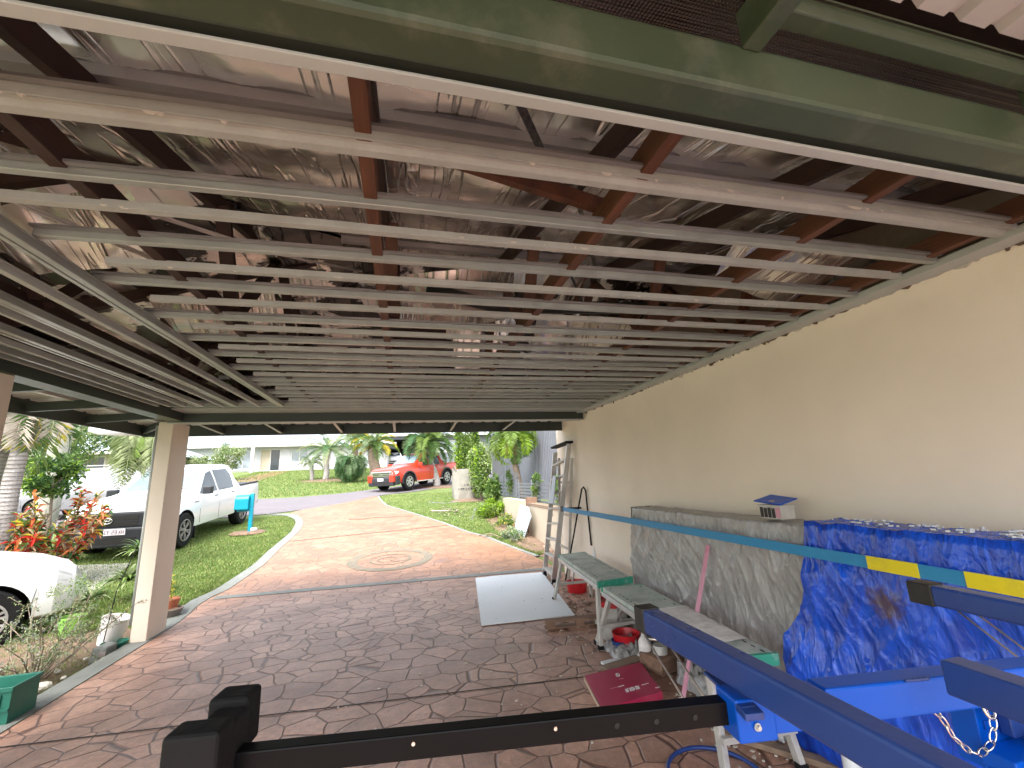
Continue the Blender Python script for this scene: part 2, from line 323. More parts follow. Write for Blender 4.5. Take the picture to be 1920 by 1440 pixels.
def torn(m):       # dark holes where the lining has come away
    nt = m.node_tree; L = nt.links; b = nt.nodes['Principled BSDF']; tc = node(nt, 'ShaderNodeTexCoord')
    n = node(nt, 'ShaderNodeTexNoise'); n.inputs['Scale'].default_value = 1.9; n.inputs['Detail'].default_value = 5; n.inputs['Roughness'].default_value = .6; L.new(tc.outputs['Object'], n.inputs['Vector'])
    r = node(nt, 'ShaderNodeMapRange'); r.inputs[1].default_value = .485; r.inputs[2].default_value = .505; L.new(n.outputs[0], r.inputs[0])
    src = b.inputs['Base Color'].links[0].from_socket; mx = node(nt, 'ShaderNodeMix', data_type='RGBA'); L.new(r.outputs[0], mx.inputs[0]); mx.inputs[6].default_value = (.02, .012, .009, 1); L.new(src, mx.inputs[7]); L.new(mx.outputs[2], b.inputs['Base Color'])
    ml = node(nt, 'ShaderNodeMath', operation='MULTIPLY'); ml.inputs[1].default_value = .9; L.new(r.outputs[0], ml.inputs[0]); L.new(ml.outputs[0], b.inputs['Metallic'])
M['foil_torn'] = foil_mat('foil_torn', (.96, .92, .88), .24, 3.2); torn(M['foil_torn'])
M['foil_flap'] = foil_mat('foil_flap', (.92, .88, .84), .22, 5)
def perf_mat():
    m = mat('bubble_foil', (.20, .17, .15), .22, metal=.9, var=.1, bump=0); nt = m.node_tree; L = nt.links; b = nt.nodes['Principled BSDF']
    tc = node(nt, 'ShaderNodeTexCoord'); v = node(nt, 'ShaderNodeTexVoronoi'); v.inputs['Scale'].default_value = 95; v.inputs['Randomness'].default_value = .05; L.new(tc.outputs['Object'], v.inputs['Vector'])
    bp = node(nt, 'ShaderNodeBump'); bp.inputs['Strength'].default_value = 1; bp.inputs['Distance'].default_value = .006; bp.invert = True; L.new(v.outputs['Distance'], bp.inputs['Height']); L.new(bp.outputs[0], b.inputs['Normal'])
    return m
M['bubble'] = perf_mat()
def tarp_mat(name, col, col2, rough, stain=None):
    m = bpy.data.materials.new(name); m.use_nodes = True; nt = m.node_tree; L = nt.links; b = nt.nodes['Principled BSDF']
    tc = node(nt, 'ShaderNodeTexCoord'); n1 = node(nt, 'ShaderNodeTexNoise'); n1.inputs['Scale'].default_value = 7; n1.inputs['Detail'].default_value = 8; n1.inputs['Roughness'].default_value = .65; n1.inputs['Distortion'].default_value = .6
    mp = node(nt, 'ShaderNodeMapping'); mp.inputs['Scale'].default_value = (1, 1.7, .75); mp.inputs['Rotation'].default_value = (.35, 0, 0); L.new(tc.outputs['Object'], mp.inputs[0]); L.new(mp.outputs[0], n1.inputs['Vector'])
    cr = node(nt, 'ShaderNodeValToRGB'); e = cr.color_ramp.elements; e[0].position = .35; e[0].color = (*col2, 1); e[1].position = .62; e[1].color = (*col, 1); L.new(n1.outputs[0], cr.inputs[0])
    out = cr.outputs[0]
    if stain:
        d = node(nt, 'ShaderNodeVectorMath', operation='DISTANCE'); d.inputs[1].default_value = stain
        mp2 = node(nt, 'ShaderNodeMapping'); L.new(tc.outputs['Object'], mp2.inputs[0]); 
        nn = node(nt, 'ShaderNodeTexNoise'); nn.inputs['Scale'].default_value = 25; nn.inputs['Detail'].default_value = 6; L.new(tc.outputs['Object'], nn.inputs['Vector'])
        L.new(mp2.outputs[0], d.inputs[0])
        ad = node(nt, 'ShaderNodeMath', operation='MULTIPLY_ADD'); L.new(nn.outputs[0], ad.inputs[0]); ad.inputs[1].default_value = .12; L.new(d.outputs['Value'], ad.inputs[2])
        rr = node(nt, 'ShaderNodeMapRange'); rr.inputs[1].default_value = .17; rr.inputs[2].default_value = .10; rr.inputs[4].default_value = .9; L.new(ad.outputs[0], rr.inputs[0])
        mx = node(nt, 'ShaderNodeMix', data_type='RGBA'); L.new(rr.outputs[0], mx.inputs[0]); L.new(out, mx.inputs[6]); mx.inputs[7].default_value = (.09, .05, .035, 1); out = mx.outputs[2]
    L.new(out, b.inputs['Base Color']); b.inputs['Roughness'].default_value = rough; b.inputs['Specular IOR Level'].default_value = .8
    wn_ = node(nt, 'ShaderNodeTexNoise'); wn_.inputs['Scale'].default_value = 4; wn_.inputs['Detail'].default_value = 3; L.new(mp.outputs[0], wn_.inputs['Vector'])
    wv = node(nt, 'ShaderNodeVectorMath', operation='MULTIPLY_ADD'); wv.inputs[1].default_value = (.25, .25, .25); L.new(wn_.outputs['Color'], wv.inputs[0]); L.new(mp.outputs[0], wv.inputs[2])
    hts = []
    for sc_, wt in ((7, 1.0), (17, .45), (41, .2)):          # crumpled-film facets at three sizes
        v_ = node(nt, 'ShaderNodeTexVoronoi', feature='F1'); v_.inputs['Scale'].default_value = sc_; L.new(wv.outputs[0], v_.inputs['Vector'])
        m_ = node(nt, 'ShaderNodeMath', operation='MULTIPLY'); m_.inputs[1].default_value = wt; L.new(v_.outputs['Distance'], m_.inputs[0]); hts.append(m_)
    a1 = node(nt, 'ShaderNodeMath', operation='ADD'); L.new(hts[0].outputs[0], a1.inputs[0]); L.new(hts[1].outputs[0], a1.inputs[1])
    n2 = node(nt, 'ShaderNodeMath', operation='ADD'); L.new(a1.outputs[0], n2.inputs[0]); L.new(hts[2].outputs[0], n2.inputs[1])
    bp = node(nt, 'ShaderNodeBump'); bp.inputs['Strength'].default_value = .6; bp.inputs['Distance'].default_value = .022; L.new(n2.outputs[0], bp.inputs['Height']); L.new(bp.outputs[0], b.inputs['Normal'])
    return m
M['tarp_grey'] = tarp_mat('tarp_grey', (.37, .37, .365), (.26, .255, .25), .28)
M['tarp_blue'] = tarp_mat('tarp_blue', (.006, .10, .75), (.003, .04, .38), .26, stain=(-.06, .46, .93))

# ================================================================ terrain and sheets
def lerp_tab(t, tab):
    if t <= tab[0][0]: return tab[0][1]
    for (a, u), (b, v) in zip(tab, tab[1:]):
        if t <= b: return u+(v-u)*(t-a)/(b-a)
    return tab[-1][1]
GT = [(-50, 0), (7.2, 0), (24, 1.31), (42, 3.1), (90, 6.0), (400, 14)]
def G(x, y):
    z = lerp_tab(y, GT)
    if x < -2.86 and y < 7.4:                       # garden bed lies a little below the slab
        z -= .11*max(0, 1-max(0, -2.9-x)/.5)*min(1, (7.4-y)/1.0)
    return z
def grange(segs):
    o = []
    for a, b, n in segs: o += [a+(b-a)*i/n for i in range(n)]
    return o+[segs[-1][1]]
xs = grange([(-220, -40, 6), (-40, -10, 15), (-10, -3.4, 16), (-3.4, -2.86, 6), (-2.86, 6, 12), (6, 40, 12), (40, 220, 5)])
ys = grange([(-50, -4, 5), (-4, 7.2, 28), (7.2, 24, 24), (24, 42, 12), (42, 90, 8), (90, 400, 6)])
mb = MB(); nx = len(xs)
mb.v = [(x, y, G(x, y) + (.025*fbm(x*1.3, y*1.3) if x < -3.3 and 0 < y < 7.3 else 0)) for y in ys for x in xs]
mb.f = [(j*nx+i, j*nx+i+1, (j+1)*nx+i+1, (j+1)*nx+i) for j in range(len(ys)-1) for i in range(nx-1)]; mb.m = [0]*len(mb.f)
struct(mb.build('ground', M['lawn']))

def resample(pts, n):
    pts = [Vector((*p, 0)) for p in pts]; d = [0]
    for a, b in zip(pts, pts[1:]): d.append(d[-1]+(b-a).length)
    o = []
    for i in range(n+1):
        t = d[-1]*i/n
        for k in range(len(pts)-1):
            if t <= d[k+1]+1e-9: o.append(pts[k].lerp(pts[k+1], (t-d[k])/(d[k+1]-d[k]))); break
    return o
def ribbon(A, B, nu, nv, dz, skirt=0):
    A = resample(A, nu) if len(A) != nu+1 else [Vector((*p, 0)) for p in A]; B = resample(B, nu) if len(B) != nu+1 else [Vector((*p, 0)) for p in B]
    mb = MB(); v = []
    for a, b in zip(A, B):
        for k in range(nv+1):
            p = a.lerp(b, k/nv); v.append((p.x, p.y, lerp_tab(p.y, GT)+dz))
    mb.add(v, [(i*(nv+1)+k, i*(nv+1)+k+1, (i+1)*(nv+1)+k+1, (i+1)*(nv+1)+k) for i in range(nu) for k in range(nv)])
    if skirt:
        for ln in (A, B):
            v = [(p.x, p.y, lerp_tab(p.y, GT)+dz) for p in ln] + [(p.x, p.y, lerp_tab(p.y, GT)+dz-skirt) for p in ln]; n = len(ln)
            mb.add(v, [(i, i+1, n+i+1, n+i) for i in range(n-1)])
    return mb
road_n = [(-40, 13), (-12, 15.4), (-4.8, 16.65), (-3.62, 17.28), (-2.37, 18.67), (-1.3, 20.62), (-.9, 21.2), (.5, 21.9), (2.8, 24.4), (8, 30), (20, 42)]
road_f = [(-40, 19.5), (-12, 21.3), (-6.4, 21.95), (-4.6, 21.9), (-2.9, 22.8), (-1.5, 24.2), (-.47, 25), (1.5, 27.5), (8, 34.5), (20, 47)]
struct(ribbon(road_n, road_f, 80, 10, .02).build('road', M['asphalt']))
DL = [(-4, -2.68), (6.6, -2.68), (7.58, -2.80), (8.11, -2.62), (9.57, -2.53), (10.75, -2.6), (11.84, -2.62), (12.84, -2.65), (14.2, -2.82), (15.15, -3.06), (16.0, -3.4), (16.5, -3.75), (17.28, -3.62), (18.67, -2.37), (20.62, -1.3)]
DR = [(-4, 2.62), (7.3, 2.62), (8.38, 2.47), (9.41, 2.14), (10.53, 1.85), (11.18, 1.52), (12.66, 1.08), (14.89, .26), (17.27, -.66), (19, -.95), (20.62, -1.14)]
yy = sorted(set(grange([(-4, 7.2, 40), (7.2, 20.62, 50)])))
struct(ribbon([(lerp_tab(y, DL), y) for y in yy], [(lerp_tab(y, DR), y) for y in yy], len(yy)-1, 10, .026, .1).build('driveway', M['paving']))
# kerb bands of grey concrete along both edges
LI = [(-2.68, -4), (-2.68, 6.6), (-2.80, 7.58), (-2.62, 8.11), (-2.53, 9.57), (-2.6, 10.75), (-2.62, 11.84), (-2.65, 12.84), (-2.82, 14.2), (-3.06, 15.15), (-3.4, 16.0), (-3.75, 16.5)]
LO = [(-2.88, -4), (-2.88, 6.6), (-3.0, 7.58), (-2.82, 8.11), (-2.73, 9.57), (-2.8, 10.75), (-2.82, 11.84), (-2.85, 12.84), (-3.03, 14.2), (-3.28, 15.15), (-3.75, 16.1), (-4.5, 16.7)]
struct(ribbon(LO, LI, 60, 2, .034, .16).build('kerb', M['concrete_green']))
RI = [(2.47, 8.38), (2.14, 9.41), (1.85, 10.53), (1.52, 11.18), (1.08, 12.66), (.26, 14.89), (-.66, 17.27), (-.95, 19), (-1.14, 20.6)]
RO = [(x+.09, y+.03) for x, y in RI]
struct(ribbon(RI, RO, 50, 2, .034, .05).build('kerb', M['concrete_green']))
# slab joint and concrete threshold strip across the drive
struct(ribbon([(-2.68, 7.63), (1.2, 7.50), (2.6, 7.47)], [(-2.68, 7.77), (1.2, 7.64), (2.6, 7.6)], 12, 2, .031).build('threshold', M['concrete_green']))
struct(ribbon([(-2.67, 3.965), (2.6, 3.50)], [(-2.67, 3.98), (2.6, 3.515)], 20, 1, .030).build('expansion_joint', M['dark_hole']))
struct(ribbon([(-2.6, 11.6), (-.3, 12.0), (1.2, 12.3)], [(-2.6, 11.63), (-.3, 12.03), (1.2, 12.33)], 20, 1, .031).build('expansion_joint', M['dark_hole']))
# round stencilled emblem in the concrete
mb = MB()
def ring(c, r0, r1, a0=0, a1=360, n=48):
    v = []; 
    for i in range(n+1):
        t = R_(a0+(a1-a0)*i/n)
        for r in (r0, r1): x, y = c[0]+r*math.cos(t), c[1]+r*math.sin(t); v.append((x, y, lerp_tab(y, GT)+.031))
    mb.add(v, [(2*i, 2*i+1, 2*i+3, 2*i+2) for i in range(n)])
ring((-.22, 9.12), .62, .80); ring((-.22, 9.12), .36, .40); ring((-.28, 9.1), .16, .2, 20, 250); ring((-.05, 9.1), .16, .2, -160, 70)
struct(mb.build('driveway_emblem', M['emblem']))
struct(ribbon([(-11.5, 29), (-10.8, 41)], [(-9.2, 27.5), (-9.5, 41)], 14, 3, .02).build('path', M['paving']))
mb = MB()      # neighbour's driveway up the hill to the garage
struct(ribbon([(-.6, 26.5), (-1.8, 46)], [(3.0, 29.5), (3, 46)], 14, 3, .02).build('neighbour_driveway', M['paving']))
struct(ribbon([(-9, -30), (-9, -4)], [(14, -30), (14, -4)], 10, 10, .02).build('bounce_slab', M['bounce_concrete']))  # unseen pale slab behind the camera, added to bounce sunlight into the carport
struct(ribbon([(-7.5, 8.6), (-7.5, 11)], [(-4.6, 8.3), (-5.2, 10.6)], 6, 6, .02).build('garden_slab', M['concrete']))
# garden soil bed
mb = MB(); v = []; nxx, nyy = 14, 40
for j in range(nyy+1):
    for i in range(nxx+1):
        x = -2.9-1.5*i/nxx; y = 2.0+4.9*j/nyy; e = min(i, nxx-i, j, nyy-j)/2
        v.append((x, y, G(x, y)+(-.02 if i == 0 else 0)+min(1, e)*(.035+.05*fbm(x*4, y*4))))
mb.add(v, [(j*(nxx+1)+i, j*(nxx+1)+i+1, (j+1)*(nxx+1)+i+1, (j+1)*(nxx+1)+i) for j in range(nyy) for i in range(nxx)])
struct(mb.build('soil', M['soil'], smooth=True))
mb = MB(); v = []; nyy = 30; nxx = 8
for j in range(nyy+1):
    y = 7.4+6.4*j/nyy; xl = min(2.95, lerp_tab(y, DR)+.15 + max(0, (y-9.5)*.35))
    for i in range(nxx+1):
        x = xl+(3.0-xl)*i/nxx; e = min(i, nxx-i, j, nyy-j)/2
        v.append((x, y, G(x, y)+.005+min(1, e)*(.03+.04*fbm(x*4, y*4))))
mb.add(v, [(j*(nxx+1)+i, j*(nxx+1)+i+1, (j+1)*(nxx+1)+i+1, (j+1)*(nxx+1)+i) for j in range(nyy) for i in range(nxx)])
struct(mb.build('mulch', M['mulch'], smooth=True))

# ================================================================ carport
WX = 2.62; ZC = 2.53
wl = thing('carport_wall', 'long cream rendered wall closing the right side of the carport', 'wall', (WX, 3, 0))
mb = MB(); mb.box(WX, WX+.22, -3.0, 7.22, -.1, 2.52); mb.build('rendered_face', M['render_wall'], wl)
mb = MB(); mb.box(WX+.03, WX+.22, -3.0, 7.18, 2.523, 3.9); mb.build('upper_blockwork', M['blockwork'], wl)
mb = MB(); mb.beam((WX-.062, .84, 2.532), (WX-.062, 7.0, 2.532), .118, .036); mb.build('timber_trim', M['grey_strip'], wl, bevel=.003)
mb = MB(); mb2 = MB(); y = .7                               # broken plaster edge left where the cornice came off
while y < 7.0:
    l = random.uniform(.015, .09); d = random.uniform(.003, .02)*(1.7 if random.random() < .15 else 1)
    q = [(WX-.002, y, 2.515), (WX-.002, y+l, 2.515), (WX-.002, y+l*.8, 2.515-d*random.uniform(.3, 1)), (WX-.002, y+l*.35, 2.515-d)]
    (mb if random.random() < .65 else mb2).prism(q, (-random.uniform(.004, .014), 0, 0)); y += l*random.uniform(.7, 1.5)
mb.build('plaster_edge', M['plaster_chip'], wl); mb2.build('torn_gap', M['soil'], wl)

def post(x0, x1, y0, y1, z, label, cap=True):
    t = thing('carport_post', label, 'post', ((x0+x1)/2, (y0+y1)/2, 0), group='cream posts along the open side')
    mb = MB(); mb.box(x0, x1, y0, y1, -.1, z); mb.build('shaft', M['post_paint'], t, bevel=.006)
    if cap: mb = MB(); mb.box(x0+.01, x1-.01, y0+.01, y1-.01, z, z+.012); mb.build('cap_plate', M['green_steel_dark'], t)
    return t
p1 = post(-2.863, -2.711, 6.0, 6.42, 2.443, 'square cream post on the kerb in front of the white ute')
mb = MB(); mb.tube([(-2.885, 6.03, .2), (-2.885, 6.03, 2.4)], .018); mb.build('conduit', M['grey_strip'], p1, smooth=True)
post(-2.87, -2.60, 3.22, 3.6, 2.43, 'cream post cut off by the left edge of the photo', False)

def green_beam(label, parts, loc):
    t = thing('steel_beam', label, 'beam', loc)
    for n, m_, b, bev in parts: b.build(n, M[m_], t, bevel=bev)
    return t
# near beam
a = MB(); a.box(-3.4, WX-.005, .645, .735, 2.432, 2.57); b = MB(); b.box(-3.4, WX-.14, .752, .782, 2.425, 2.434); b.box(-3.4, WX-.14, .776, .784, 2.434, 2.50)
c = MB(); c.box(-3.4, WX-.14, .737, .774, 2.45, 2.456)  # thin dark strip put in as the shadow gap between beam and angle
green_beam('wide olive green beam overhead with a pale metal angle along its edge', [('beam_box', 'green_steel', a, .014), ('edge_angle', 'grey_strip', b, .002), ('gap_shadow', 'green_steel_dark', c, 0)], (0, .69, 2.43))
# left beam
a = MB(); a.box(-2.73, -2.59, .8, 5.93, 2.44, 2.56); b = MB(); b.box(-2.74, -2.58, .8, 5.93, 2.432, 2.439)
green_beam('green beam running along the open left side over the posts', [('beam_box', 'green_steel_dark', a, .006), ('bottom_flange', 'green_steel', b, .001)], (-2.66, 3, 2.44))
# far beam
a = MB(); a.box(-2.75, WX-.02, 5.935, 6.06, 2.425, 2.54); b = MB(); b.box(-2.75, WX-.02, 5.925, 6.07, 2.414, 2.4245)
green_beam('dark green beam across the far opening above the driveway', [('beam_box', 'green_steel_dark', a, .004), ('bottom_flange', 'grey_strip', b, .001)], (0, 6, 2.42))
# eaves overhang: fascias, outriggers, sheets
ev = thing('eaves_overhang', 'dark green eaves with fascia and corrugated sheet around the open corner', 'roof eaves', (-3, 6.5, 2.4))
mb = MB(); mb.box(-3.47, WX+.1, 6.9, 6.93, 2.362, 2.56); mb.build('fascia', M['green_steel_dark'], ev)
mb = MB(); mb.box(-3.47, -3.44, .5, 6.897, 2.372, 2.56); mb.build('fascia', M['green_steel_dark'], ev)
def corrugate(p, u, v, nu, amp, pitch, ny=1):      # trapezoid-rib sheet: p origin, u across ribs, v along ribs
    mb = MB(); p = Vector(p); u = Vector(u); v = Vector(v); L = u.length; un = u.normalized(); n = un.cross(v).normalized()
    if n.z < 0: n = -n
    k = int(L/pitch); pr = []
    for i in range(k):
        for f, h in ((0, 0), (.62, 0), (.70, 1), (.92, 1)): pr.append((min(L, (i+f)*pitch), h*amp))
    pr.append((k*pitch, 0)); vv = [p+un*a+n*h for a, h in pr] + [p+v+un*a+n*h for a, h in pr]; m_ = len(pr)
    mb.add(vv, [(i, i+1, m_+i+1, m_+i) for i in range(m_-1)]); return mb
corrugate((-3.46, .6, 2.51), (0, 6.3, 0), (.85, 0, .12), 0, .02, .19).build('roof_sheet', M['white_sheet'], ev)
corrugate((-3.46, 6.92, 2.51), (6.2, 0, 0), (0, -.85, .12), 0, .02, .19).build('roof_sheet', M['white_sheet'], ev)
for y in (1.6, 2.5, 3.3, 4.15, 4.95, 5.75):
    mb = MB(); mb.beam((-2.74, y, 2.49), (-3.44, y, 2.44), .035, .085); mb.build('outrigger', M['green_steel_dark'], ev)
mb = MB(); mb.beam((-2.74, 6.07, 2.49), (-3.44, 6.87, 2.44), .035, .085); mb.build('outrigger', M['green_steel_dark'], ev)
mb = MB(); mb.beam((-3.1, .6, 2.52), (-3.1, 6.5, 2.52), .05, .035); mb.build('purlin', M['white_sheet'], ev)
for x in (-2.49, -1.74, -.91, -.14, .72, 1.58):
    mb = MB(); mb.beam((x, 6.06, 2.47), (x, 6.9, 2.43), .032, .085); mb.beam((x, 6.07, 2.422), (x, 6.895, 2.384), .036, .006, m=1)
    mb.build('outrigger', [M['green_steel_dark'], M['grey_strip']], ev)
mb = MB(); mb.tube([(-4.12, 7.0, 2.50), (-4.02, 7.0, 2.47), (-3.35, 6.99, 2.42)], [.05, .06, .05], 12); t = mb.build('downpipe', M['white_pot'], smooth=True); tag(t, 'short pale pipe sticking out below the corner of the eaves', 'pipe')

# near verandah roof over the camera
vr = thing('verandah_roof', 'green framed verandah roof overhead with bubble foil and ribbed sheet', 'verandah roof', (0, -.2, 2.6))
mb = MB(); mb.poly([(-3.4, .58, 2.665), (WX, .58, 2.665), (WX, .95, 2.80), (-3.4, .95, 2.80)]); mb.poly([(-3.4, -1.0, 2.66), (.75, -1.0, 2.66), (.75, .579, 2.664), (-3.4, .579, 2.664)]); mb.build('bubble_foil', M['bubble'], vr)
mb = MB(); mb.beam((.80, .61, 2.655), (1.72, .61, 2.655), .045, .07); mb.build('noggin', M['green_steel'], vr, bevel=.005)
for x in (-1.2, -.2, .775, 1.745):
    mb = MB(); mb.beam((x, .645, 2.60), (x, -1.0, 2.60), .05, .10); mb.build('rafter', M['green_steel'], vr, bevel=.004)
corrugate((.8, .575, 2.72), (1.82, 0, 0), (0, -1.6, 0), 0, .025, .15).build('roof_sheet', M['white_sheet'], vr)

# ================================================================ roof space: trusses, purlins, foil
EY0, EY1, RY = .80, 6.10, 3.45; EZ, RZ = 2.80, 3.50
def roofz(y, off=0): return (EZ+(RZ-EZ)*(y-EY0)/(RY-EY0) if y < RY else EZ+(RZ-EZ)*(EY1-y)/(EY1-RY))+off
trs = [(-1.92, 'dark'), (-1.0, 'dark'), (-.12, 'red'), (.76, 'red'), (1.68, 'red'), (2.45, 'dark')]
names = {-1.92: 'dark timber truss at the left end of the roof space, mostly in shadow', -1.0: 'dark red timber truss second from the left', -.12: 'red timber truss crossing the middle of the ceiling, left of centre',
         .76: 'red timber truss right of the middle with a metal strap beside it', 1.68: 'red timber truss near the shiny foil on the right', 2.45: 'timber truss next to the right wall'}
for x, c in trs:
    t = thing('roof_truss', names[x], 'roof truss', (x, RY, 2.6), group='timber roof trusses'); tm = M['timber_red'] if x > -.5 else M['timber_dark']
    jx = random.uniform(-.01, .01)
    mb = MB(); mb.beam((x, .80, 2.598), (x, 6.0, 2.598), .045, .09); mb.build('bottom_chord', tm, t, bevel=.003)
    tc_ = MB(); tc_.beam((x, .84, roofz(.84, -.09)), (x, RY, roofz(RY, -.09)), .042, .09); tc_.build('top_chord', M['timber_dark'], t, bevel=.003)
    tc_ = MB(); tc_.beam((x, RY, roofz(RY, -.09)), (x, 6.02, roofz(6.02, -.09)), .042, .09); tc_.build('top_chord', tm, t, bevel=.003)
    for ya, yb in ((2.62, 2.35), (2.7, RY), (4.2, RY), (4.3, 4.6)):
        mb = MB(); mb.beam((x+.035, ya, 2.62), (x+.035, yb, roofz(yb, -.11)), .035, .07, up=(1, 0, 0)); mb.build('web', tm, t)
    for y_ in (RY,):
        mb = MB(); z = RZ-.13; mb.box(x-.0245, x-.0235, y_-.08, y_+.08, z-.06, z+.04); mb.build('nail_plate', M['strap_metal'], t)
# hip members at the left end
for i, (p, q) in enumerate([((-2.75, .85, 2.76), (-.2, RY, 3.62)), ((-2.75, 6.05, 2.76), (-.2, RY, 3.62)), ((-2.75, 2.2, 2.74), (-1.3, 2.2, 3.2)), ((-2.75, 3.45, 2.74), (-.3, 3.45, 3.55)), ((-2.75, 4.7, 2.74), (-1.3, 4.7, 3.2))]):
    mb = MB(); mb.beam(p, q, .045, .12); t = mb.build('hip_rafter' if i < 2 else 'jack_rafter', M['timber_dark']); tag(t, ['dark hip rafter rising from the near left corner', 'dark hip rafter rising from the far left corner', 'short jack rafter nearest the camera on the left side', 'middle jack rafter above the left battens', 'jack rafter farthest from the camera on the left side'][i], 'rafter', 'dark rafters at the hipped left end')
for i, y in enumerate((1.42, 2.25, 3.05, 3.95, 4.8, 5.6)):
    mb = MB(); z = roofz(y, -.03); x0 = -2.6+max(0, (min(y-EY0, EY1-y)))*.95; s = 1 if y < RY else -1
    mb.extr((x0, y, z), (WX, y, z), [(-.045, .02), (-.03, .02), (-.022, -.018), (.022, -.018), (.03, .02), (.045, .02), (.045, .023), (-.045, .023)])
    t = mb.build('roof_purlin', M['purlin']); tag(t, ['grey metal purlin nearest the big green beam', 'second grey metal purlin from the green beam', 'grey metal purlin just this side of the ridge', 'grey metal purlin just beyond the ridge', 'second last grey metal purlin towards the road', 'grey metal purlin closest to the far opening'][i], 'purlin', 'metal purlins under the foil')
# foil sarking, pillowed between purlins
def foil_patch(name, P, nu, nv, seed, amp=.03):
    a, b, c, d = [Vector(p) for p in P]; mb = MB(); v = []
    n = (b-a).cross(d-a).normalized()
    if n.z > 0: n = -n
    for j in range(nv+1):
        for i in range(nu+1):
            u_, v_ = i/nu, j/nv; p = (a.lerp(b, u_)).lerp(d.lerp(c, u_), v_)
            h = amp*fbm(p.x*1.8+seed, p.y*2.2, 0, 3)+.003*abs(fbm(p.x*9+seed, p.y*2.0, 3, 2))*2
            v.append(p+n*h)
    mb.add(v, [(j*(nu+1)+i, j*(nu+1)+i+1, (j+1)*(nu+1)+i+1, (j+1)*(nu+1)+i) for j in range(nv) for i in range(nu)])
    return mb
sk = thing('roof_sarking', 'crinkled reflective foil lining under the roof', 'foil lining', (0, RY, 3.2))
foil_patch('f', [(-2.8, EY0, EZ), (WX+.02, EY0, EZ), (WX+.02, RY, RZ), (-.1, RY, RZ)], 150, 70, 1).build('foil', M['foil'], sk, smooth=True)
foil_patch('f', [(-2.8, EY1, EZ), (WX+.02, EY1, EZ), (WX+.02, RY, RZ), (-.1, RY, RZ)], 150, 70, 5).build('foil', M['foil_torn'], sk, smooth=True)
foil_patch('f', [(-2.8, EY0, EZ), (-2.8, EY1, EZ), (-.1, RY, RZ), (-.1, RY, RZ)], 80, 60, 9).build('foil', M['foil_torn'], sk, smooth=True)
mb = MB(); mb.poly([(-3.5, EY0-.4, EZ+.02), (WX+.3, EY0-.4, EZ+.02), (WX+.3, RY, RZ+.12), (-.1, RY, RZ+.12)]); mb.poly([(-3.5, EY1+.9, EZ-.1), (WX+.3, EY1+.9, EZ-.1), (WX+.3, RY, RZ+.12), (-.1, RY, RZ+.12)]); mb.poly([(-3.5, EY0-.4, EZ+.02), (-3.5, EY1+.9, EZ-.1), (-.1, RY, RZ+.12)])
mb.poly([(-2.77, .8, 2.57), (-2.77, 6.1, 2.57), (-2.77, 6.1, 2.82), (-2.77, .8, 2.82)]); mb.poly([(-2.77, 6.08, 2.55), (WX, 6.08, 2.55), (WX, 6.08, 2.84), (-2.77, 6.08, 2.84)])
mb.build('roof_deck', M['timber_dark'], sk)
mb = MB(); mb.box(WX+.005, WX+.028, .85, 6.1, 2.52, 3.75); mb.build('end_lining', M['blockwork'], sk)
# hanging flaps, straps, cables
def flap(pts, seed, label):
    mb = foil_patch('f', pts, 30, 14, seed, .05); t = mb.build('foil_flap', M['foil_flap'], smooth=True); tag(t, label, 'foil flap')
flap([(1.75, 1.75, 2.83), (2.52, 1.6, 2.70), (2.50, 2.15, 2.60), (1.8, 2.05, 2.72)], 3, 'shiny loose foil bulging down between two red trusses near the right wall')
flap([(.0, 3.0, 3.1), (.8, 2.9, 3.2), (.9, 3.3, 2.9), (.1, 3.4, 2.8)], 4, 'torn foil hanging in the dark middle of the roof space')
flap([(.45, 4.0, 3.2), (1.0, 4.0, 3.3), (1.0, 4.2, 2.75), (.5, 4.3, 2.7)], 6, 'pale torn foil hanging beyond the ridge right of centre')
flap([(-1.9, 2.2, 2.85), (-1.2, 2.0, 2.95), (-1.15, 2.35, 2.75), (-1.8, 2.5, 2.7)], 8, 'loose foil sagging near the left hip, below the dark rafters')
flap([(-2.6, 1.6, 2.75), (-1.9, 1.4, 2.8), (-1.9, 1.7, 2.7), (-2.6, 2.0, 2.68)], 11, 'sheet of foil lying low over the left battens')
flap([(-1.7, 3.2, 2.9), (-.9, 3.1, 2.95), (-.9, 3.35, 2.75), (-1.6, 3.5, 2.7)], 13, 'folded pale foil behind the second truss from the left')
flap([(1.2, 3.6, 3.1), (2.2, 3.6, 3.1), (2.2, 3.9, 2.7), (1.2, 3.9, 2.72)], 14, 'wrinkled foil curtain hanging beyond the ridge on the right')
mb = MB(); mb.beam((.12, .80, 2.80), (.62, 1.52, 2.86), .03, .006, up=(0, .2, 1)); tag(mb.build('brace_strap', M['strap_metal']), 'perforated dark metal strap running diagonally across the foil', 'strap')
mb = MB(); mb.beam((.70, 1.5, 2.82), (1.5, 2.9, 3.1), .025, .005, up=(0, .2, 1)); tag(mb.build('brace_strap', M['strap_metal']), 'metal strap crossing behind the red truss right of centre', 'strap')
mb = MB()
for p, q in (((-1.95, 1.2, 2.80), (-1.0, 2.6, 2.72)), ((-1.0, 1.75, 2.66), (-.3, 2.6, 2.9)), ((-.6, 2.6, 2.66), (0, 3.5, 2.8))):
    for d in (0, .03): mb2 = MB(); mb2.tube([(p[0]+d, p[1], p[2]), ((p[0]+q[0])/2+d, (p[1]+q[1])/2, (p[2]+q[2])/2-.03), (q[0]+d, q[1], q[2])], .006, 6); mb.add(mb2.v, mb2.f)
tag(mb.build('roof_cable', M['white_sheet'], smooth=True), 'pale electrical cables strung between the trusses on the left', 'cables')
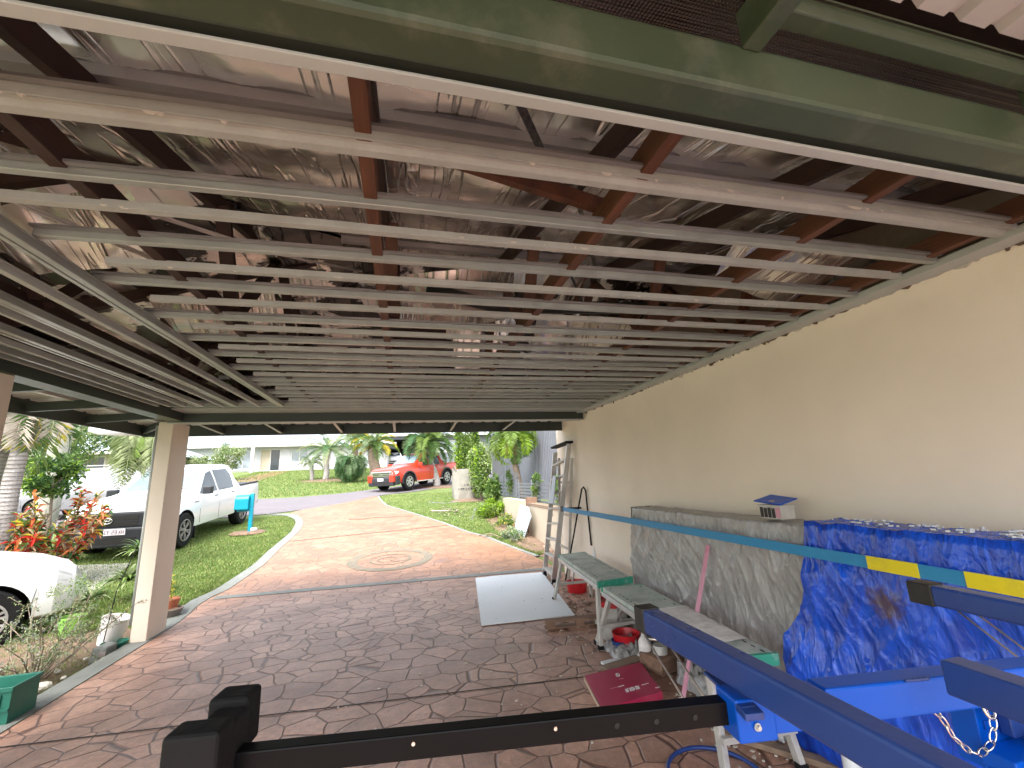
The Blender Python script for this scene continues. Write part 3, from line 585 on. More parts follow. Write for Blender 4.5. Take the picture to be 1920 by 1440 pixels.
for k, (pts_, r__, lb) in enumerate([([(-.6, 3.3, 2.75), (-.1, 3.0, 2.68), (.5, 3.2, 2.8), (1.1, 3.6, 2.7)], .009, 'black cable sagging across the middle of the roof space'), ([(1.0, 2.4, 3.0), (1.3, 2.7, 2.68), (1.9, 2.8, 2.72), (2.4, 2.7, 2.9)], .008, 'thin dark cable looping between the two right trusses'),
        ([(-.05, 4.2, 2.75), (-.04, 4.4, 2.60), (-.05, 4.7, 2.575), (-.05, 5.3, 2.575)], .010, 'dark conduit lying on the far battens near the middle'), ([(.3, 3.5, 3.2), (.32, 3.5, 2.60)], .006, 'thin hanging wire left of the torn foil')]):
    mb = MB(); mb.tube(pts_, r__, 6); tag(mb.build('roof_wire', M['black_plastic'], smooth=True), lb, 'cable')
mb = MB(); mb.tube([(.15, 3.0, 3.0), (.7, 3.05, 2.9), (1.4, 3.0, 2.92), (2.2, 3.1, 3.0)], .05, 10); tag(mb.build('duct', M['black_plastic'], smooth=True), 'dark flexible duct lying across the trusses in the middle', 'duct')
mb = MB(); mb.box(-.09, .32, 3.30, 3.55, 2.66, 2.80); tag(mb.build('junction_box', M['timber_dark'], bevel=.01), 'dark box sitting on the ceiling frame near the middle', 'box')
mb = MB(); mb.beam((.10, 1.28, 2.70), (.85, 1.42, 2.66), .03, .06); tag(mb.build('timber_offcut', M['timber_red']), 'loose red timber offcut lying on the foil above the first battens', 'timber offcut')

# ================================================================ ceiling battens
def hat(s=1, h=.022, w=.05):
    a = w*.5; b = w*.30
    return [(-a, h), (-a, h-.007), (-a+.003, h-.007), (-a+.003, h-.003), (-b, h-.003), (-b, .002), (-b+.002, 0), (b-.002, 0), (b, .002), (b, h-.003), (a-.003, h-.003), (a-.003, h-.007), (a, h-.007), (a, h)]
YB = [1.115, 1.375, 1.53, 1.76, 1.945, 2.14, 2.34, 2.55, 2.72, 2.95, 3.13, 3.32, 3.49, 3.69, 3.89, 4.11, 4.27, 4.46, 4.65, 4.85, 5.07, 5.28, 5.42, 5.55]
ords = ['first', 'second', 'third', 'fourth', 'fifth', 'sixth', 'seventh', 'eighth', 'ninth', 'tenth', 'eleventh', 'twelfth', 'thirteenth', 'fourteenth', 'fifteenth', 'sixteenth', 'seventeenth', 'eighteenth', 'nineteenth', 'twentieth', 'twenty-first', 'twenty-second', 'twenty-third', 'twenty-fourth', 'twenty-fifth']
for i, y in enumerate(YB):
    pale = i in (0, 2, 4, 6, 8, 10, 12, 14, 17, 20); wd = .105 if i == 0 else (.038 if pale else .048)
    x0 = (-1.21 if pale and i > 3 else -1.33) + random.uniform(-.02, .02)
    if i in (0, 1, 2): x0 = -1.75 if i < 1 else -1.28
    if i >= 21: x0 = -2.5
    zz = ZC+random.uniform(-.003, .004); dy = random.uniform(-.010, .010)-(.04 if i < 5 else .02 if i < 9 else 0); y -= dy*.45; x1 = WX-.118 if i < 21 else WX-.13
    t = thing('ceiling_batten', '%s grey metal ceiling batten counting from the big green beam' % ords[i] + (', double width' if i == 0 else ', running to the left beam' if i >= 21 else ''), 'ceiling batten', ((x0+x1)/2, y, zz), group='metal ceiling battens running across the carport')
    mb = MB(); n = 10; prof = hat(w=wd, h=.034) if not pale else [(-.016, .028), (-.016, .001), (-.015, 0), (.015, 0), (.016, .001), (.016, .028)]
    if i == 0: prof = [(-.048, .042), (-.048, .034), (-.045, .034), (-.045, .038), (-.032, .038), (-.032, .002), (-.030, 0), (-.004, 0), (-.001, .003), (.006, .014), (.014, .018), (.026, .012), (.038, 0), (.042, 0), (.042, .042)]
    P = [(x0+(x1-x0)*k/n, y+dy*k/n+.003*math.sin(k*1.3+i), zz-.006*math.sin(math.pi*k/n)*((i % 3)-.6)) for k in range(n+1)]
    for a, b in zip(P, P[1:]): mb.extr(a, b, prof)
    mb.build('channel', M['batten_pale'] if pale else M['batten_steel'], t)
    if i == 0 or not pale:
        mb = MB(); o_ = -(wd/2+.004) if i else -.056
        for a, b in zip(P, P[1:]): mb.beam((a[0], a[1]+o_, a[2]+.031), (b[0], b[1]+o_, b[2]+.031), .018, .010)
        mb.build('shade_strip', M['purlin'], t)  # darker strip on the near edge stands in for the channel's shaded side
    if i in (0, 2, 4):
        mb = MB(); k = 14
        for _ in range(k):
            x = random.uniform(x0+.1, x1-.1)
            if i in (0, 2) and random.random() < .6: x = random.choice((-.98, -.55, .62, 1.5))+random.gauss(0, .12)
            if x > x1-.05: continue
            l = random.uniform(.006, .035)*(2 if random.random() < .2 else 1); s = -1; u = (x-x0)/(x1-x0)
            yc = y+dy*u+s*wd*.36; c = (x, yc, zz-.004)
            h_ = random.uniform(.002, .006); mb.prism([(x-l/2, yc-.003, zz+.004), (x+l/2, yc-.002, zz+.004), (x+l*random.uniform(.1, .4), yc-.001, zz-h_), (x-l*.3, yc-.003, zz-h_*.6)], (0, .005, 0))
        if mb.v: mb.build('plaster_residue', M['plaster_chip'], t)['kind'] = 'stuff'
XB = [(-1.335, 1), (-1.375, 0), (-1.57, 0), (-1.80, 0), (-1.84, 0), (-1.93, 0), (-2.12, 0), (-2.16, 0), (-2.29, 0), (-2.43, 0), (-2.53, 0)]
ordl = ['first', 'second', 'third', 'fourth', 'fifth', 'sixth', 'seventh', 'eighth', 'ninth', 'tenth', 'eleventh']
for i, (x, d) in enumerate(XB):
    w_ = .045 if i in (0, 2, 3, 6) else .03
    t = thing('ceiling_batten', '%s of the long battens on the left that run away towards the road, counting outward' % ordl[i], 'ceiling batten', (x, 3, ZC-.03), group='ceiling battens running along the left side')
    mb = MB(); y0, y1 = .85, 5.27-random.uniform(0, .03); z = ZC-.034 if i not in (1, 4) else ZC-.03
    for a, b in zip(range(8), range(1, 9)):
        f = lambda k: (x+.0015*math.sin(k*.9+i), y0+(y1-y0)*k/8, z-.004*math.sin(k*.8))
        mb.extr(f(a), f(b), hat(w=w_*1.25, h=.034))
    mb.build('channel', M['batten_pale'] if i in (2, 5, 8) else M['batten_steel'], t)
mb = MB(); mb.box(-2.58, WX-.13, 5.62, 5.93, ZC+.002, ZC+.014); tag(mb.build('ceiling_trim', M['batten_pale']), 'flat grey strip of ceiling between the last batten and the far beam', 'ceiling strip')

# ================================================================ tarps over the stacked sheets
TX = 2.33; TZ = 1.243
def tarp_sheet(y_at, y_end, nu, nv, off, bulge, seed, top_in):
    """profile s in 0..1 : top back -> top front -> floor ; u along Y"""
    mb = MB(); v = []
    for j in range(nv+1):
        s = j/nv
        for i in range(nu+1):
            u = i/nu
            if s < .18: z = TZ+.004; x = 2.59-(2.59-TX)*(s/.18); fr = 0
            else:
                q = (s-.18)/.82; z = TZ*(1-q)+.012*q; x = TX; fr = q
            y = y_at(z, s)*(1-u)+y_end*u
            x -= bulge(y, z)*min(1, fr*5)
            rg = lambda a, b_: (1-min(1, abs(noise.noise((a, b_, seed)))*2.2))**3
            wr = .55*fbm(y*2.3+seed, z*1.8, seed, 3)+.42*rg(y*4+z*2.6, z*1.1-y*.5)+.25*rg(y*9-z*4, z*2.4+y)+(.22*rg((y-z*1.1)*11, z*1.2) if seed == 2 and y > 3 else 0)
            k = min(1, fr*8)
            x -= off+k*wr*.042; z += (1-k)*.014*fbm(y*9, x*9, seed)
            if s < .18: z += off
            v.append((x, y, max(.01, z)))
    mb.add(v, [(j*(nu+1)+i, j*(nu+1)+i+1, (j+1)*(nu+1)+i+1, (j+1)*(nu+1)+i) for j in range(nv) for i in range(nu)]); return mb
t = thing('sheet_stack', 'grey tarpaulin draped over a long stack of boards against the cream wall', 'covered stack', (2.45, 3.2, 0))
mb = MB(); mb.box(2.36, 2.60, .2, 4.2, .06, 1.225); mb.build('board_stack', M['timber_dark'], t)
b = tarp_sheet(lambda z, s: 4.26+.12*(1-z/TZ)+.02*math.sin(z*9), 1.6, 260, 110, 0, lambda y, z: .05*(1-z/TZ)**2+.03*math.exp(-((y-3.7)/.35)**2)*(1-z/TZ), 2, 0)
b.build('grey_tarp', M['tarp_grey'], t, smooth=True)
mb = MB(); v = []
for j in range(31):
    for i in range(7): z = TZ*(1-j/30)+.01; v.append((2.60-.27*i/6-.02*fbm(z*5, i), 4.26+.12*(1-z/TZ)+.015*fbm(z*6, i*.7, 5)+.01, z))
mb.add(v, [(j*7+i, j*7+i+1, (j+1)*7+i+1, (j+1)*7+i) for j in range(30) for i in range(6)]); mb.build('tarp_end', M['tarp_grey'], t, smooth=True)
t2 = thing('blue_tarp', 'bright blue tarpaulin with a brown stain covering the near end of the stack', 'tarpaulin', (2.3, 1.3, 0))
bd = [(0, 2.42), (.18, 2.40), (.33, 2.30), (.5, 2.37), (.61, 2.38), (.75, 2.27), (.9, 2.20), (1.24, 2.17), (1.3, 2.17)]
def bulge(y, z):
    h = max(0, (.72-z)/.72)
    return .03+.10*math.sin(min(1, h)*math.pi*.9)*(.6+.4*math.sin(y*3.1))+.05*math.exp(-((z-.62)/.05)**2)*max(0, math.sin(y*2.2+.4))
b = tarp_sheet(lambda z, s: lerp_tab(z, bd), -.1, 260, 120, .032, bulge, 21, 0)
b.build('tarp_sheet', M['tarp_blue'], t2, smooth=True)
mb = MB()
for y, z in ((2.385, .60), (2.43, .12), (2.21, 1.10)): mb.lathe((2.27 if z < 1 else 2.29, y-.03, z), [(.009, 0), (.018, -.004), (.018, .004), (.009, .004)], 16, axis='x')
mb.build('eyelet', M['chrome'], t2)
mb = MB()
for _ in range(110):
    y = random.uniform(.55, 2.1); x = random.uniform(2.33, 2.56); s = random.uniform(.005, .02)*(1.4 if y < 1.4 else 1)
    a = random.uniform(0, 6.28); pts = [(x+s*math.cos(a+k*1.57)*random.uniform(.5, 1), y+s*math.sin(a+k*1.57)*random.uniform(.5, 1), 1.288) for k in range(4)]
    mb.prism(pts, (0, 0, .006))
tag(mb.build('plaster_scraps', M['board_white']), 'broken white plaster scraps scattered along the top of the blue tarpaulin', 'plaster scraps', kind='stuff')

# long blue strap with yellow reflective pieces
def P2(y): u = (6.2-y)/(6.2-.3); return Vector((2.268-.045*u, y, 1.13-.012*u))
st = thing('blue_strap', 'long taut blue strap with yellow patches running past the tarpaulins', 'strap', (2.27, 3.2, 1.12))
mb = MB()
for k in range(40):
    a, b_ = P2(6.2-5.9*k/40), P2(6.2-5.9*(k+1)/40); mb.beam(a, b_, .005, .058)
mb.build('webbing', M['strap_blue'], st)
for ya, yb in ((1.78, 1.555), (1.385, 1.10), (.92, .65)):
    mb = MB(); mb.beam(P2(ya)+Vector((-.004, 0, 0)), P2(yb)+Vector((-.004, 0, 0)), .004, .062); mb.build('yellow_patch', M['strap_yellow'], st)
mb = MB(); mb.beam(P2(6.24), P2(6.16), .02, .075); mb.beam((2.268, 6.22, 1.13), (2.61, 6.3, 1.12), .012, .03); mb.build('end_hook', M['black_plastic'], st)

# storage crate with blue lid on top of the stack
cr_ = thing('storage_tub', 'small clear tub with a dark blue lid resting on top of the grey tarpaulin', 'storage tub', (2.46, 2.43, 1.265))
mb = MB(); x0, x1, y0, y1, z0 = 2.36, 2.47, 2.38, 2.55, 1.268
mb.box(x0, x1, y0, y0+.004, z0, z0+.085); mb.box(x0, x1, y1-.004, y1, z0, z0+.085); mb.box(x0, x0+.004, y0+.005, y1-.005, z0, z0+.085); mb.box(x1-.004, x1, y0+.005, y1-.005, z0, z0+.085); mb.box(x0+.005, x1-.005, y0+.005, y1-.005, z0, z0+.004)
mb.box(x0-.008, x1+.008, y0-.008, y0, z0+.078, z0+.087); mb.box(x0-.008, x1+.008, y1, y1+.008, z0+.078, z0+.087); mb.box(x0-.008, x0-.001, y0, y1, z0+.078, z0+.087)
mb.build('tub', M['clear_tub'], cr_)
mb = MB()
for k in range(4): mb.box(x0-.006, x0-.001, y0+.045+k*.032, y0+.066+k*.032, z0+.006, z0+.066+.004*(k % 2))
mb.build('dark_label', M['black_plastic'], cr_)
mb = MB(); mb.prism([(x0-.015, y1+.03, z0+.105), (x1+.01, y1+.01, z0+.14), (x1+.02, y0-.02, z0+.12), (x0-.01, y0-.01, z0+.086)], (0, 0, .008)); mb.build('lid', M['hoist_blue'], cr_, bevel=.003)
mb = MB(); mb.lathe((x0+.03, y0+.08, z0+.085), [(.012, -.02), (.03, -.02), (.03, .02), (.012, .02), (.012, -.02)], 20, axis='x'); mb.build('tape_roll', M['cardboard'], cr_, smooth=True, angle=40)
mb = MB(); mb.box(x0-.004, x0-.001, y0+.006, y0+.036, z0+.01, z0+.07); mb.build('paper_label', M['pink_lath'], cr_)

# ---------------------------------------------------------------- work platforms
def bench(label, c, z, feet, dust_end):
    """c: four top corners far-left, far-right, near-right, near-left"""
    L = sum((Vector(p) for p in c), Vector((0, 0)))/4
    t = thing('work_platform', label, 'work platform', (L.x, L.y, 0), group='plaster-splashed aluminium work platforms')
    top = MB(); top.prism([(p[0], p[1], z-.035) for p in c], (0, 0, .035)); top.build('deck', M['bench_top'], t, bevel=.004)
    fl, fr_, nr, nl = [Vector((*p, 0)) for p in c]
    mb = MB()
    for a, b_ in ((fl, nl), (fr_, nr)): mb.beam((a.x, a.y, z-.055), (b_.x, b_.y, z-.055), .03, .038)
    mb.build('side_rail', M['alu'], t, bevel=.003)
    for a, b_, s in ((fl, fr_, 1), (nl, nr, -1)):
        mb = MB(); d = Vector((0, .012*s, 0)); mb.beam(Vector((a.x-.01, a.y, z-.03))+d, Vector((b_.x+.01, b_.y, z-.03))+d, .03, .062); mb.build('end_cap', M['bench_green'], t, bevel=.004)
    # surface slots
    mb = MB()
    for ln in (.13, .87):
        for k in range(22):
            u0 = .03+.045*k; a = fl.lerp(fr_, ln).lerp(nl.lerp(nr, ln), u0); b_ = fl.lerp(fr_, ln).lerp(nl.lerp(nr, ln), u0+.02)
            if random.random() < .8: mb.beam((a.x, a.y, z+.001), (b_.x, b_.y, z+.001), .006, .003)
    mb.build('grip_slots', M['rubber'], t)
    for (sx, sy, fx, fy) in feet:
        a = fl.lerp(fr_, sx).lerp(nl.lerp(nr, sx), sy)
        mb = MB(); mb.beam((a.x, a.y, z-.05), (fx, fy, .03), .034, .045, up=(0, 1, .2)); mb.beam((fx, fy, .034), (fx, fy, .0301), .04, .05, up=(0, 1, 0)); mb.build('leg', M['alu_dull'], t, bevel=.003)
        mb = MB(); mb.box(fx-.024, fx+.024, fy-.024, fy+.024, .026, .045+.02); mb.build('foot', M['rubber'], t, bevel=.003)
    f = feet
    for i in range(0, len(f)-1, 2):
        a = Vector((f[i][2], f[i][3], .22)); b_ = Vector((f[i+1][2], f[i+1][3], .22)); mb = MB(); mb.beam(a, b_, .02, .03); mb.build('cross_brace', M['alu_dull'], t)
        m_ = (a+b_)/2; e = Vector(((fl+fr_+nl+nr)/4)[:]) ; q = Vector(((m_.x*1.4+e.x*.6)/2, (m_.y*1.4+e.y*.6)/2, z-.06)); mb = MB(); mb.beam(m_, q, .018, .018); mb.build('fold_stay', M['alu'], t)
    return t
b1 = bench('grey-green work platform farther from the camera, next to the stepladder', [(1.98, 5.64), (2.36, 5.65), (2.20, 4.17), (1.82, 4.11)], .60,
      [(.04, .06, 1.92, 5.76), (.96, .06, 2.43, 5.72), (.05, .95, 1.775, 4.06), (.95, .95, 2.25, 4.08)], 0)
b2 = bench('near work platform with a plaster-covered cloth on its deck, behind the blue rail', [(1.80, 3.97), (2.18, 3.91), (2.04, 2.27), (1.66, 2.33)], .58,
      [(.10, .05, 1.80, 4.20), (.95, .06, 2.22, 4.12), (.08, .96, 1.62, 2.25), (.95, .96, 2.06, 2.22)], 1)
for p in b2.children:
    pass
mb = MB(); v = []
for j in range(21):
    for i in range(15):
        u_, v_ = i/14, j/20; x = 1.70+.40*u_+.05*v_*0-.03*v_; y = 3.18-.72*v_
        x = (1.745-.012*v_*6)+(.40)*u_; z = .586+.010*abs(fbm(x*9, y*9))+.004
        if u_ > .9: z -= .03*(u_-.9)*10; x += .01
        v.append((x, y+.02*fbm(x*3, 1), z))
mb.add(v, [(j*15+i, j*15+i+1, (j+1)*15+i+1, (j+1)*15+i) for j in range(20) for i in range(14)])
tag(mb.build('dust_cloth', M['rag'], smooth=True), 'white dusty cloth lying across the near work platform', 'cloth')

# ---------------------------------------------------------------- ladders, rods, boards
ld = thing('stepladder', 'tall aluminium stepladder leaning against the far end of the cream wall', 'ladder', (2.3, 6.9, 0))
A0, A1, B0, B1 = Vector((2.20, 6.60, .03)), Vector((2.55, 6.45, 2.10)), Vector((2.26, 7.20, .03)), Vector((2.50, 6.98, 2.0))
for n, a, b_ in (('side_rail', A0, A1), ('side_rail', B0, B1)):
    mb = MB(); mb.extr(a, b_, [(-.012, -.038), (.014, -.038), (.014, -.033), (-.007, -.033), (-.007, .033), (.014, .033), (.014, .038), (-.012, .038)], up=(1, 0, 0)); mb.build(n, M['alu'], ld)
for k in range(8):
    u = .06+.118*k; a = A0.lerp(A1, u); b_ = B0.lerp(B1, u); mb = MB(); mb.beam(a, b_, .085, .028); 
    if k % 2 == 0:
        mb.beam(a+Vector((0, .05, 0)), a+Vector((0, .10, -.12)), .012, .02); mb.beam(b_+Vector((0, -.05, 0)), b_+Vector((0, -.1, -.12)), .012, .02)
    mb.build('tread', M['alu_dull'], ld, bevel=.004)
for p in (A0, B0): mb = MB(); mb.box(p.x-.03, p.x+.03, p.y-.045, p.y+.045, .027, .09); mb.build('foot', M['rubber'], ld, bevel=.006)
mb = MB(); mb.beam(A1+Vector((-.03, -.10, .02)), B1+Vector((0, .05, .08)), .13, .035); mb.build('top_cap', M['rubber'], ld, bevel=.008)
for a, b_ in (((2.44, 6.58, .03), (2.56, 6.40, 1.87)), ((2.47, 7.05, .03), (2.55, 6.95, 1.9))):
    mb = MB(); mb.beam(a, b_, .022, .04, up=(1, 0, 0)); mb.build('rear_leg', M['alu_dull'], ld, bevel=.003)
mb = MB()
for z in (.5, 1.0, 1.5): mb.beam((2.44+.065*z, 6.58-.1*z, z), (2.47+.04*z, 7.05-.05*z, z), .016, .03)
mb.build('rear_brace', M['alu_dull'], ld)
mb = MB(); mb.prism([(2.36, 6.64, 1.60), (2.42, 6.95, 1.62), (2.33, 7.0, 1.18), (2.28, 6.62, 1.18)], (.012, 0, 0)); tag(mb.build('hung_sheet', M['sign_board'], bevel=.003), 'pale blue-grey panel hung on the upper steps of the stepladder', 'panel')
mb = MB(); mb.tube([(2.44, 6.72, .03), (2.50, 6.4, .72), (2.56, 6.10, 1.40), (2.575, 6.06, 1.43), (2.59, 6.03, 1.38), (2.60, 6.0, .62)], .012, 8); tag(mb.build('bent_rod', M['rubber'], smooth=True), 'thin black bent rod propped against the wall beside the stepladder', 'rod')
mb = MB()
for y, s in ((5.9, 1), (6.1, .6), (5.75, .7)):
    mb.prism([(2.611, y, .05), (2.611, y+.10*s, .08), (2.611, y+.13*s, .30*s+.1), (2.611, y+.05*s, .62*s), (2.611, y-.03*s, .35*s)], (.004, 0, 0))
tag(mb.build('plaster_splash', M['board_white']), 'pale plaster smears on the lower wall behind the bent rod', 'plaster splash')
mb = MB(); mb.prism([(1.16, 7.49, .034), (2.27, 7.36, .036), (1.92, 5.06, .034), (.845, 5.11, .034)], (0, 0, .010)); 
for _ in range(26):
    u_, v_ = random.random(), random.random(); q0 = Vector((1.16, 7.49)).lerp(Vector((2.27, 7.36)), u_); q1 = Vector((.845, 5.11)).lerp(Vector((1.92, 5.06)), u_); q = q0.lerp(q1, .03+.94*v_); s = random.uniform(.004, .011)
    mb.prism([(q.x+s*math.cos(a), q.y+s*random.uniform(.6, 1.5)*math.sin(a), .0452) for a in (0, 1.2, 2.4, 3.6, 4.9)], (0, 0, .0008), m=1)
tag(mb.build('plasterboard_sheet', [M['board_white'], M['grey_pot']]), 'white plasterboard sheet lying flat on the paving beside the stepladder', 'board')
pl = thing('pallet_end', 'short broken end of a brown timber pallet beside the white board', 'pallet', (1.75, 4.75, .03))
mb = MB(); mb.beam((1.47, 4.78, .105), (2.25, 4.70, .105), .10, .018); mb.build('deck_board', M['pallet_wood'], pl); mb = MB(); mb.beam((1.47, 4.78, .040), (2.25, 4.70, .040), .09, .016); mb.build('bottom_board', M['pallet_wood'], pl)
for k in (0.02, .45, .95): mb = MB(); mb.beam((1.47+.74*k, 4.78-.075*k, .072), (1.47+.74*k+.09, 4.78-.075*k-.009, .072), .09, .048); mb.build('block', M['pallet_wood'], pl)
mb = MB(); mb.beam((1.88, 2.99, .05), (2.30, 3.06, 1.03), .034, .012, up=(1, 0, 0)); tag(mb.build('pink_lath', M['pink_lath']), 'pink painted timber lath leaning against the grey tarpaulin', 'lath')
# crimson carton
ct = thing('flat_carton', 'flat crimson carton with white printing on the floor behind the black bar', 'carton', (1.62, 3.3, .03))
z = .03; Q = [(1.385, 3.52), (1.91, 3.585), (1.80, 3.10), (1.30, 3.02)]
mb = MB(); mb.prism([(x, y, z) for x, y in Q], (0, 0, .05)); mb.build('box', M['carton_red'], ct, bevel=.004)
mb = MB(); mb.prism([(1.383, 3.518, z+.002), (1.299, 3.022, z+.002), (1.294, 3.022, z+.045), (1.378, 3.518, z+.045)], (-.003, 0, 0)); mb.build('open_flap', M['cardboard'], ct)
def cpt(u, v): a = Vector(Q[3]).lerp(Vector(Q[2]), u); b_ = Vector(Q[0]).lerp(Vector(Q[1]), u); p = a.lerp(b_, v); return Vector((p.x, p.y, z+.052))
def stroke(mb, pts, w_):
    for a, b_ in zip(pts, pts[1:]): mb.beam(cpt(*a), cpt(*b_), w_, .0015)
mb = MB(); random.seed(3)      # white block lettering, too blurred in the photo to read letter by letter
for k in range(7):
    u = .47+.034*k; stroke(mb, [(u, .22), (u+.005, .31)], .006); stroke(mb, [(u, .31 if k % 2 else .265), (u+.024, .31 if k % 2 else .265)], .005)
    if k % 3 != 1: stroke(mb, [(u+.024, .31), (u+.018, .22)], .005)
for k in range(5): stroke(mb, [(.76+.025*k, .30), (.775+.025*k, .30)], .008)
for k in range(4): stroke(mb, [(.40+.025*k, .42), (.415+.025*k, .42)], .008)
stroke(mb, [(.47, .72), (.52, .72), (.53, .79), (.48, .80), (.47, .72)], .007); stroke(mb, [(.495, .70), (.50, .82)], .005)
stroke(mb, [(.94, .12), (.945, .13)], .012); stroke(mb, [(.975, .12), (.98, .13)], .012)
mb.build('white_print', M['white_ink'], ct)
mb = MB()
for k in range(6): stroke(mb, [(.26+.022*k, .42), (.275+.022*k, .42)], .005); 
for k in range(4): stroke(mb, [(.47+.022*k, .62), (.485+.022*k, .62)], .005)
mb.build('faint_print', M['pinkish_ink'], ct)
random.seed(11)
# clutter under the platforms
def bucket(label, x, y, r, h, bodym, lidm, z=.028, group=None):
    t = thing('bucket', label, 'bucket', (x, y, z), group=group)
    mb = MB(); mb.lathe((x, y, z), [(0, 0), (r*.85, 0), (r, h), (r*.96, h), (r*.83, .01), (0, .01)], 28); mb.build('body', M[bodym], t, smooth=True, angle=40)
    mb = MB(); mb.lathe((x, y, z+h), [(r*.4, .006), (r*.9, .006), (r*.92, .02), (r*1.06, .02), (r*1.06, -.03), (r*1.02, -.03)], 28); mb.poly([(x+r*.4*math.cos(k*math.tau/28), y+r*.4*math.sin(k*math.tau/28), z+h+.006) for k in range(28)]); mb.build('lid', M[lidm], t, smooth=True, angle=40)
    return t
bucket('pale bucket with a red lid standing under the gap between the two platforms', 2.04, 4.30, .145, .33, 'clear_tub', 'red_plastic')
mb = MB(); mb.lathe((2.01, 4.0, .03), [(0, 0), (.10, 0), (.13, .14), (.12, .14), (.09, .01), (0, .01)], 24); tag(mb.build('red_tub', M['red_plastic'], smooth=True, angle=40), 'small red tub under the near platform, beside the bent plastic sheet', 'tub')
mb = MB(); mb.lathe((2.36, 6.05, .03), [(0, 0), (.13, 0), (.15, .13), (.14, .13), (.12, .01), (0, .01)], 24); tag(mb.build('red_tub', M['red_plastic'], smooth=True, angle=40), 'red tub on the floor under the far platform near the wall', 'tub')
mb = MB(); mb.lathe((2.42, 4.75, .03), [(0, 0), (.17, 0), (.19, .30), (.18, .30), (.16, .02), (0, .02)], 24); tag(mb.build('black_tub', M['black_plastic'], smooth=True, angle=40), 'black tub between the far platform and the wall', 'tub')
def crumple(name, c, sx, sy, h, m_, label, cat, seed, n=26):
    mb = MB(); v = []
    for j in range(n+1):
        for i in range(n+1):
            u, w_ = i/n*2-1, j/n*2-1; e = max(0, 1-u*u)*max(0, 1-w_*w_)
            v.append((c[0]+u*sx+.05*fbm(u*2, w_*2, seed), c[1]+w_*sy+.05*fbm(w_*2, u*2, seed+3), .032+e**.5*h*(.45+.9*abs(fbm(u*2.6, w_*2.6, seed)))))
    mb.add(v, [(j*(n+1)+i, j*(n+1)+i+1, (j+1)*(n+1)+i+1, (j+1)*(n+1)+i) for j in range(n) for i in range(n)]); return tag(mb.build(name, M[m_], smooth=True), label, cat)
crumple('plastic_sheet', (2.02, 3.95), .22, .22, .12, 'tarp_grey', 'crumpled grey plastic sheet under the platforms', 'plastic sheet', 4)
crumple('plastic_sheet', (2.16, 2.9), .12, .45, .34, 'tarp_grey', 'heaped grey plastic sheet beneath the near platform beside the pink lath', 'plastic sheet', 9)
crumple('rag_pile', (2.06, 3.72), .10, .09, .10, 'rag', 'small pile of white rags under the near platform', 'rags', 12, 16)
mb = MB(); mb.lathe((1.98, 3.62, .03), [(0, 0), (.045, 0), (.05, .02), (.05, .19), (.02, .23), (.02, .26), (0, .26)], 16); tag(mb.build('white_bottle', M['rag'], smooth=True, angle=50), 'dusty white bottle standing under the near platform', 'bottle')
mb = MB(); mb.lathe((2.06, 3.52, .03), [(0, 0), (.055, 0), (.06, .16), (.05, .18), (0, .18)], 16); tag(mb.build('paint_tin', M['alu_dull'], smooth=True, angle=50), 'splashed metal tin beside the white bottle', 'tin')
mb = MB(); mb.lathe((1.93, 3.98, .03), [(0, 0), (.05, 0), (.075, .09), (.07, .09), (.045, .01), (0, .01)], 16); tag(mb.build('navy_bowl', M['hoist_navy'], smooth=True, angle=50), 'dark mixing bowl on the floor below the black end cap of the rail', 'bowl')
for k, (a, b_, w_, m_, lb) in enumerate([((1.60, 3.62), (2.5, 3.86), .11, 'timber_plank', 'rough timber plank lying just behind the crimson carton'), ((1.95, 3.50), (2.28, 3.62), .22, 'pallet_wood', 'squat brown timber block under the near platform'), ((1.9, 2.60), (2.25, 2.15), .07, 'timber_plank', 'thin timber batten on the floor near the blue tarpaulin'), ((1.98, 2.85), (2.3, 2.35), .04, 'alu_dull', 'thin pale metal bar leaning low beside the plastic sheet')]):
    mb = MB(); h = (.035, .12, .03, .02)[k]; mb.beam((*a, .03+h/2), (*b_, .03+h/2), w_, h); tag(mb.build(('timber_plank', 'timber_block', 'timber_batten', 'metal_bar')[k], M[m_], bevel=.003), lb, 'timber' if k < 3 else 'bar')
mb = MB(); mb.beam((1.64, 3.75, .045), (1.82, 3.775, .045), .045, .02); tag(mb.build('foam_offcut', M['board_white'], bevel=.003), 'small white offcut on the paving above the crimson carton', 'offcut')
mb = MB()
for _ in range(420):
    if random.random() < .75: x = random.gauss(2.0, .22); y = random.uniform(2.2, 6.2)
    else: x = random.uniform(-.5, 2.2); y = random.uniform(1.6, 6)
    if x > 2.3 or (x < 1.9 and 5.0 < y < 7.5 and x > .8): continue
    s = random.uniform(.004, .018); a = random.uniform(0, 6.28)
    mb.prism([(x+s*math.cos(a+k*1.57)*random.uniform(.5, 1.1), y+s*math.sin(a+k*1.57)*random.uniform(.5, 1.1), .028) for k in range(4)], (0, 0, random.uniform(.002, .008)))
tag(mb.build('plaster_crumbs', M['plaster_chip']), 'small plaster crumbs scattered over the paving under the work platforms', 'crumbs', kind='stuff')
mb = MB()
for _ in range(90):
    x = random.uniform(1.7, 2.3); y = random.uniform(4.3, 6.6); l = random.uniform(.03, .12); a = random.uniform(0, 3.14)
    mb.beam((x, y, .036), (x+l*math.cos(a), y+l*math.sin(a), .036), .012, .008)
tag(mb.build('wood_debris', M['mulch']), 'brown bark and wood splinters on the paving under the far platform', 'debris', kind='stuff')
mb = MB(); mb.tube([(1.60+.24*math.cos(a*.1), 2.30+.25*math.sin(a*.1), .04) for a in range(-8, 36)], .011, 8); tag(mb.build('blue_hose', M['hoist_navy'], smooth=True), 'blue hose curving over the paving at the bottom of the photo', 'hose')
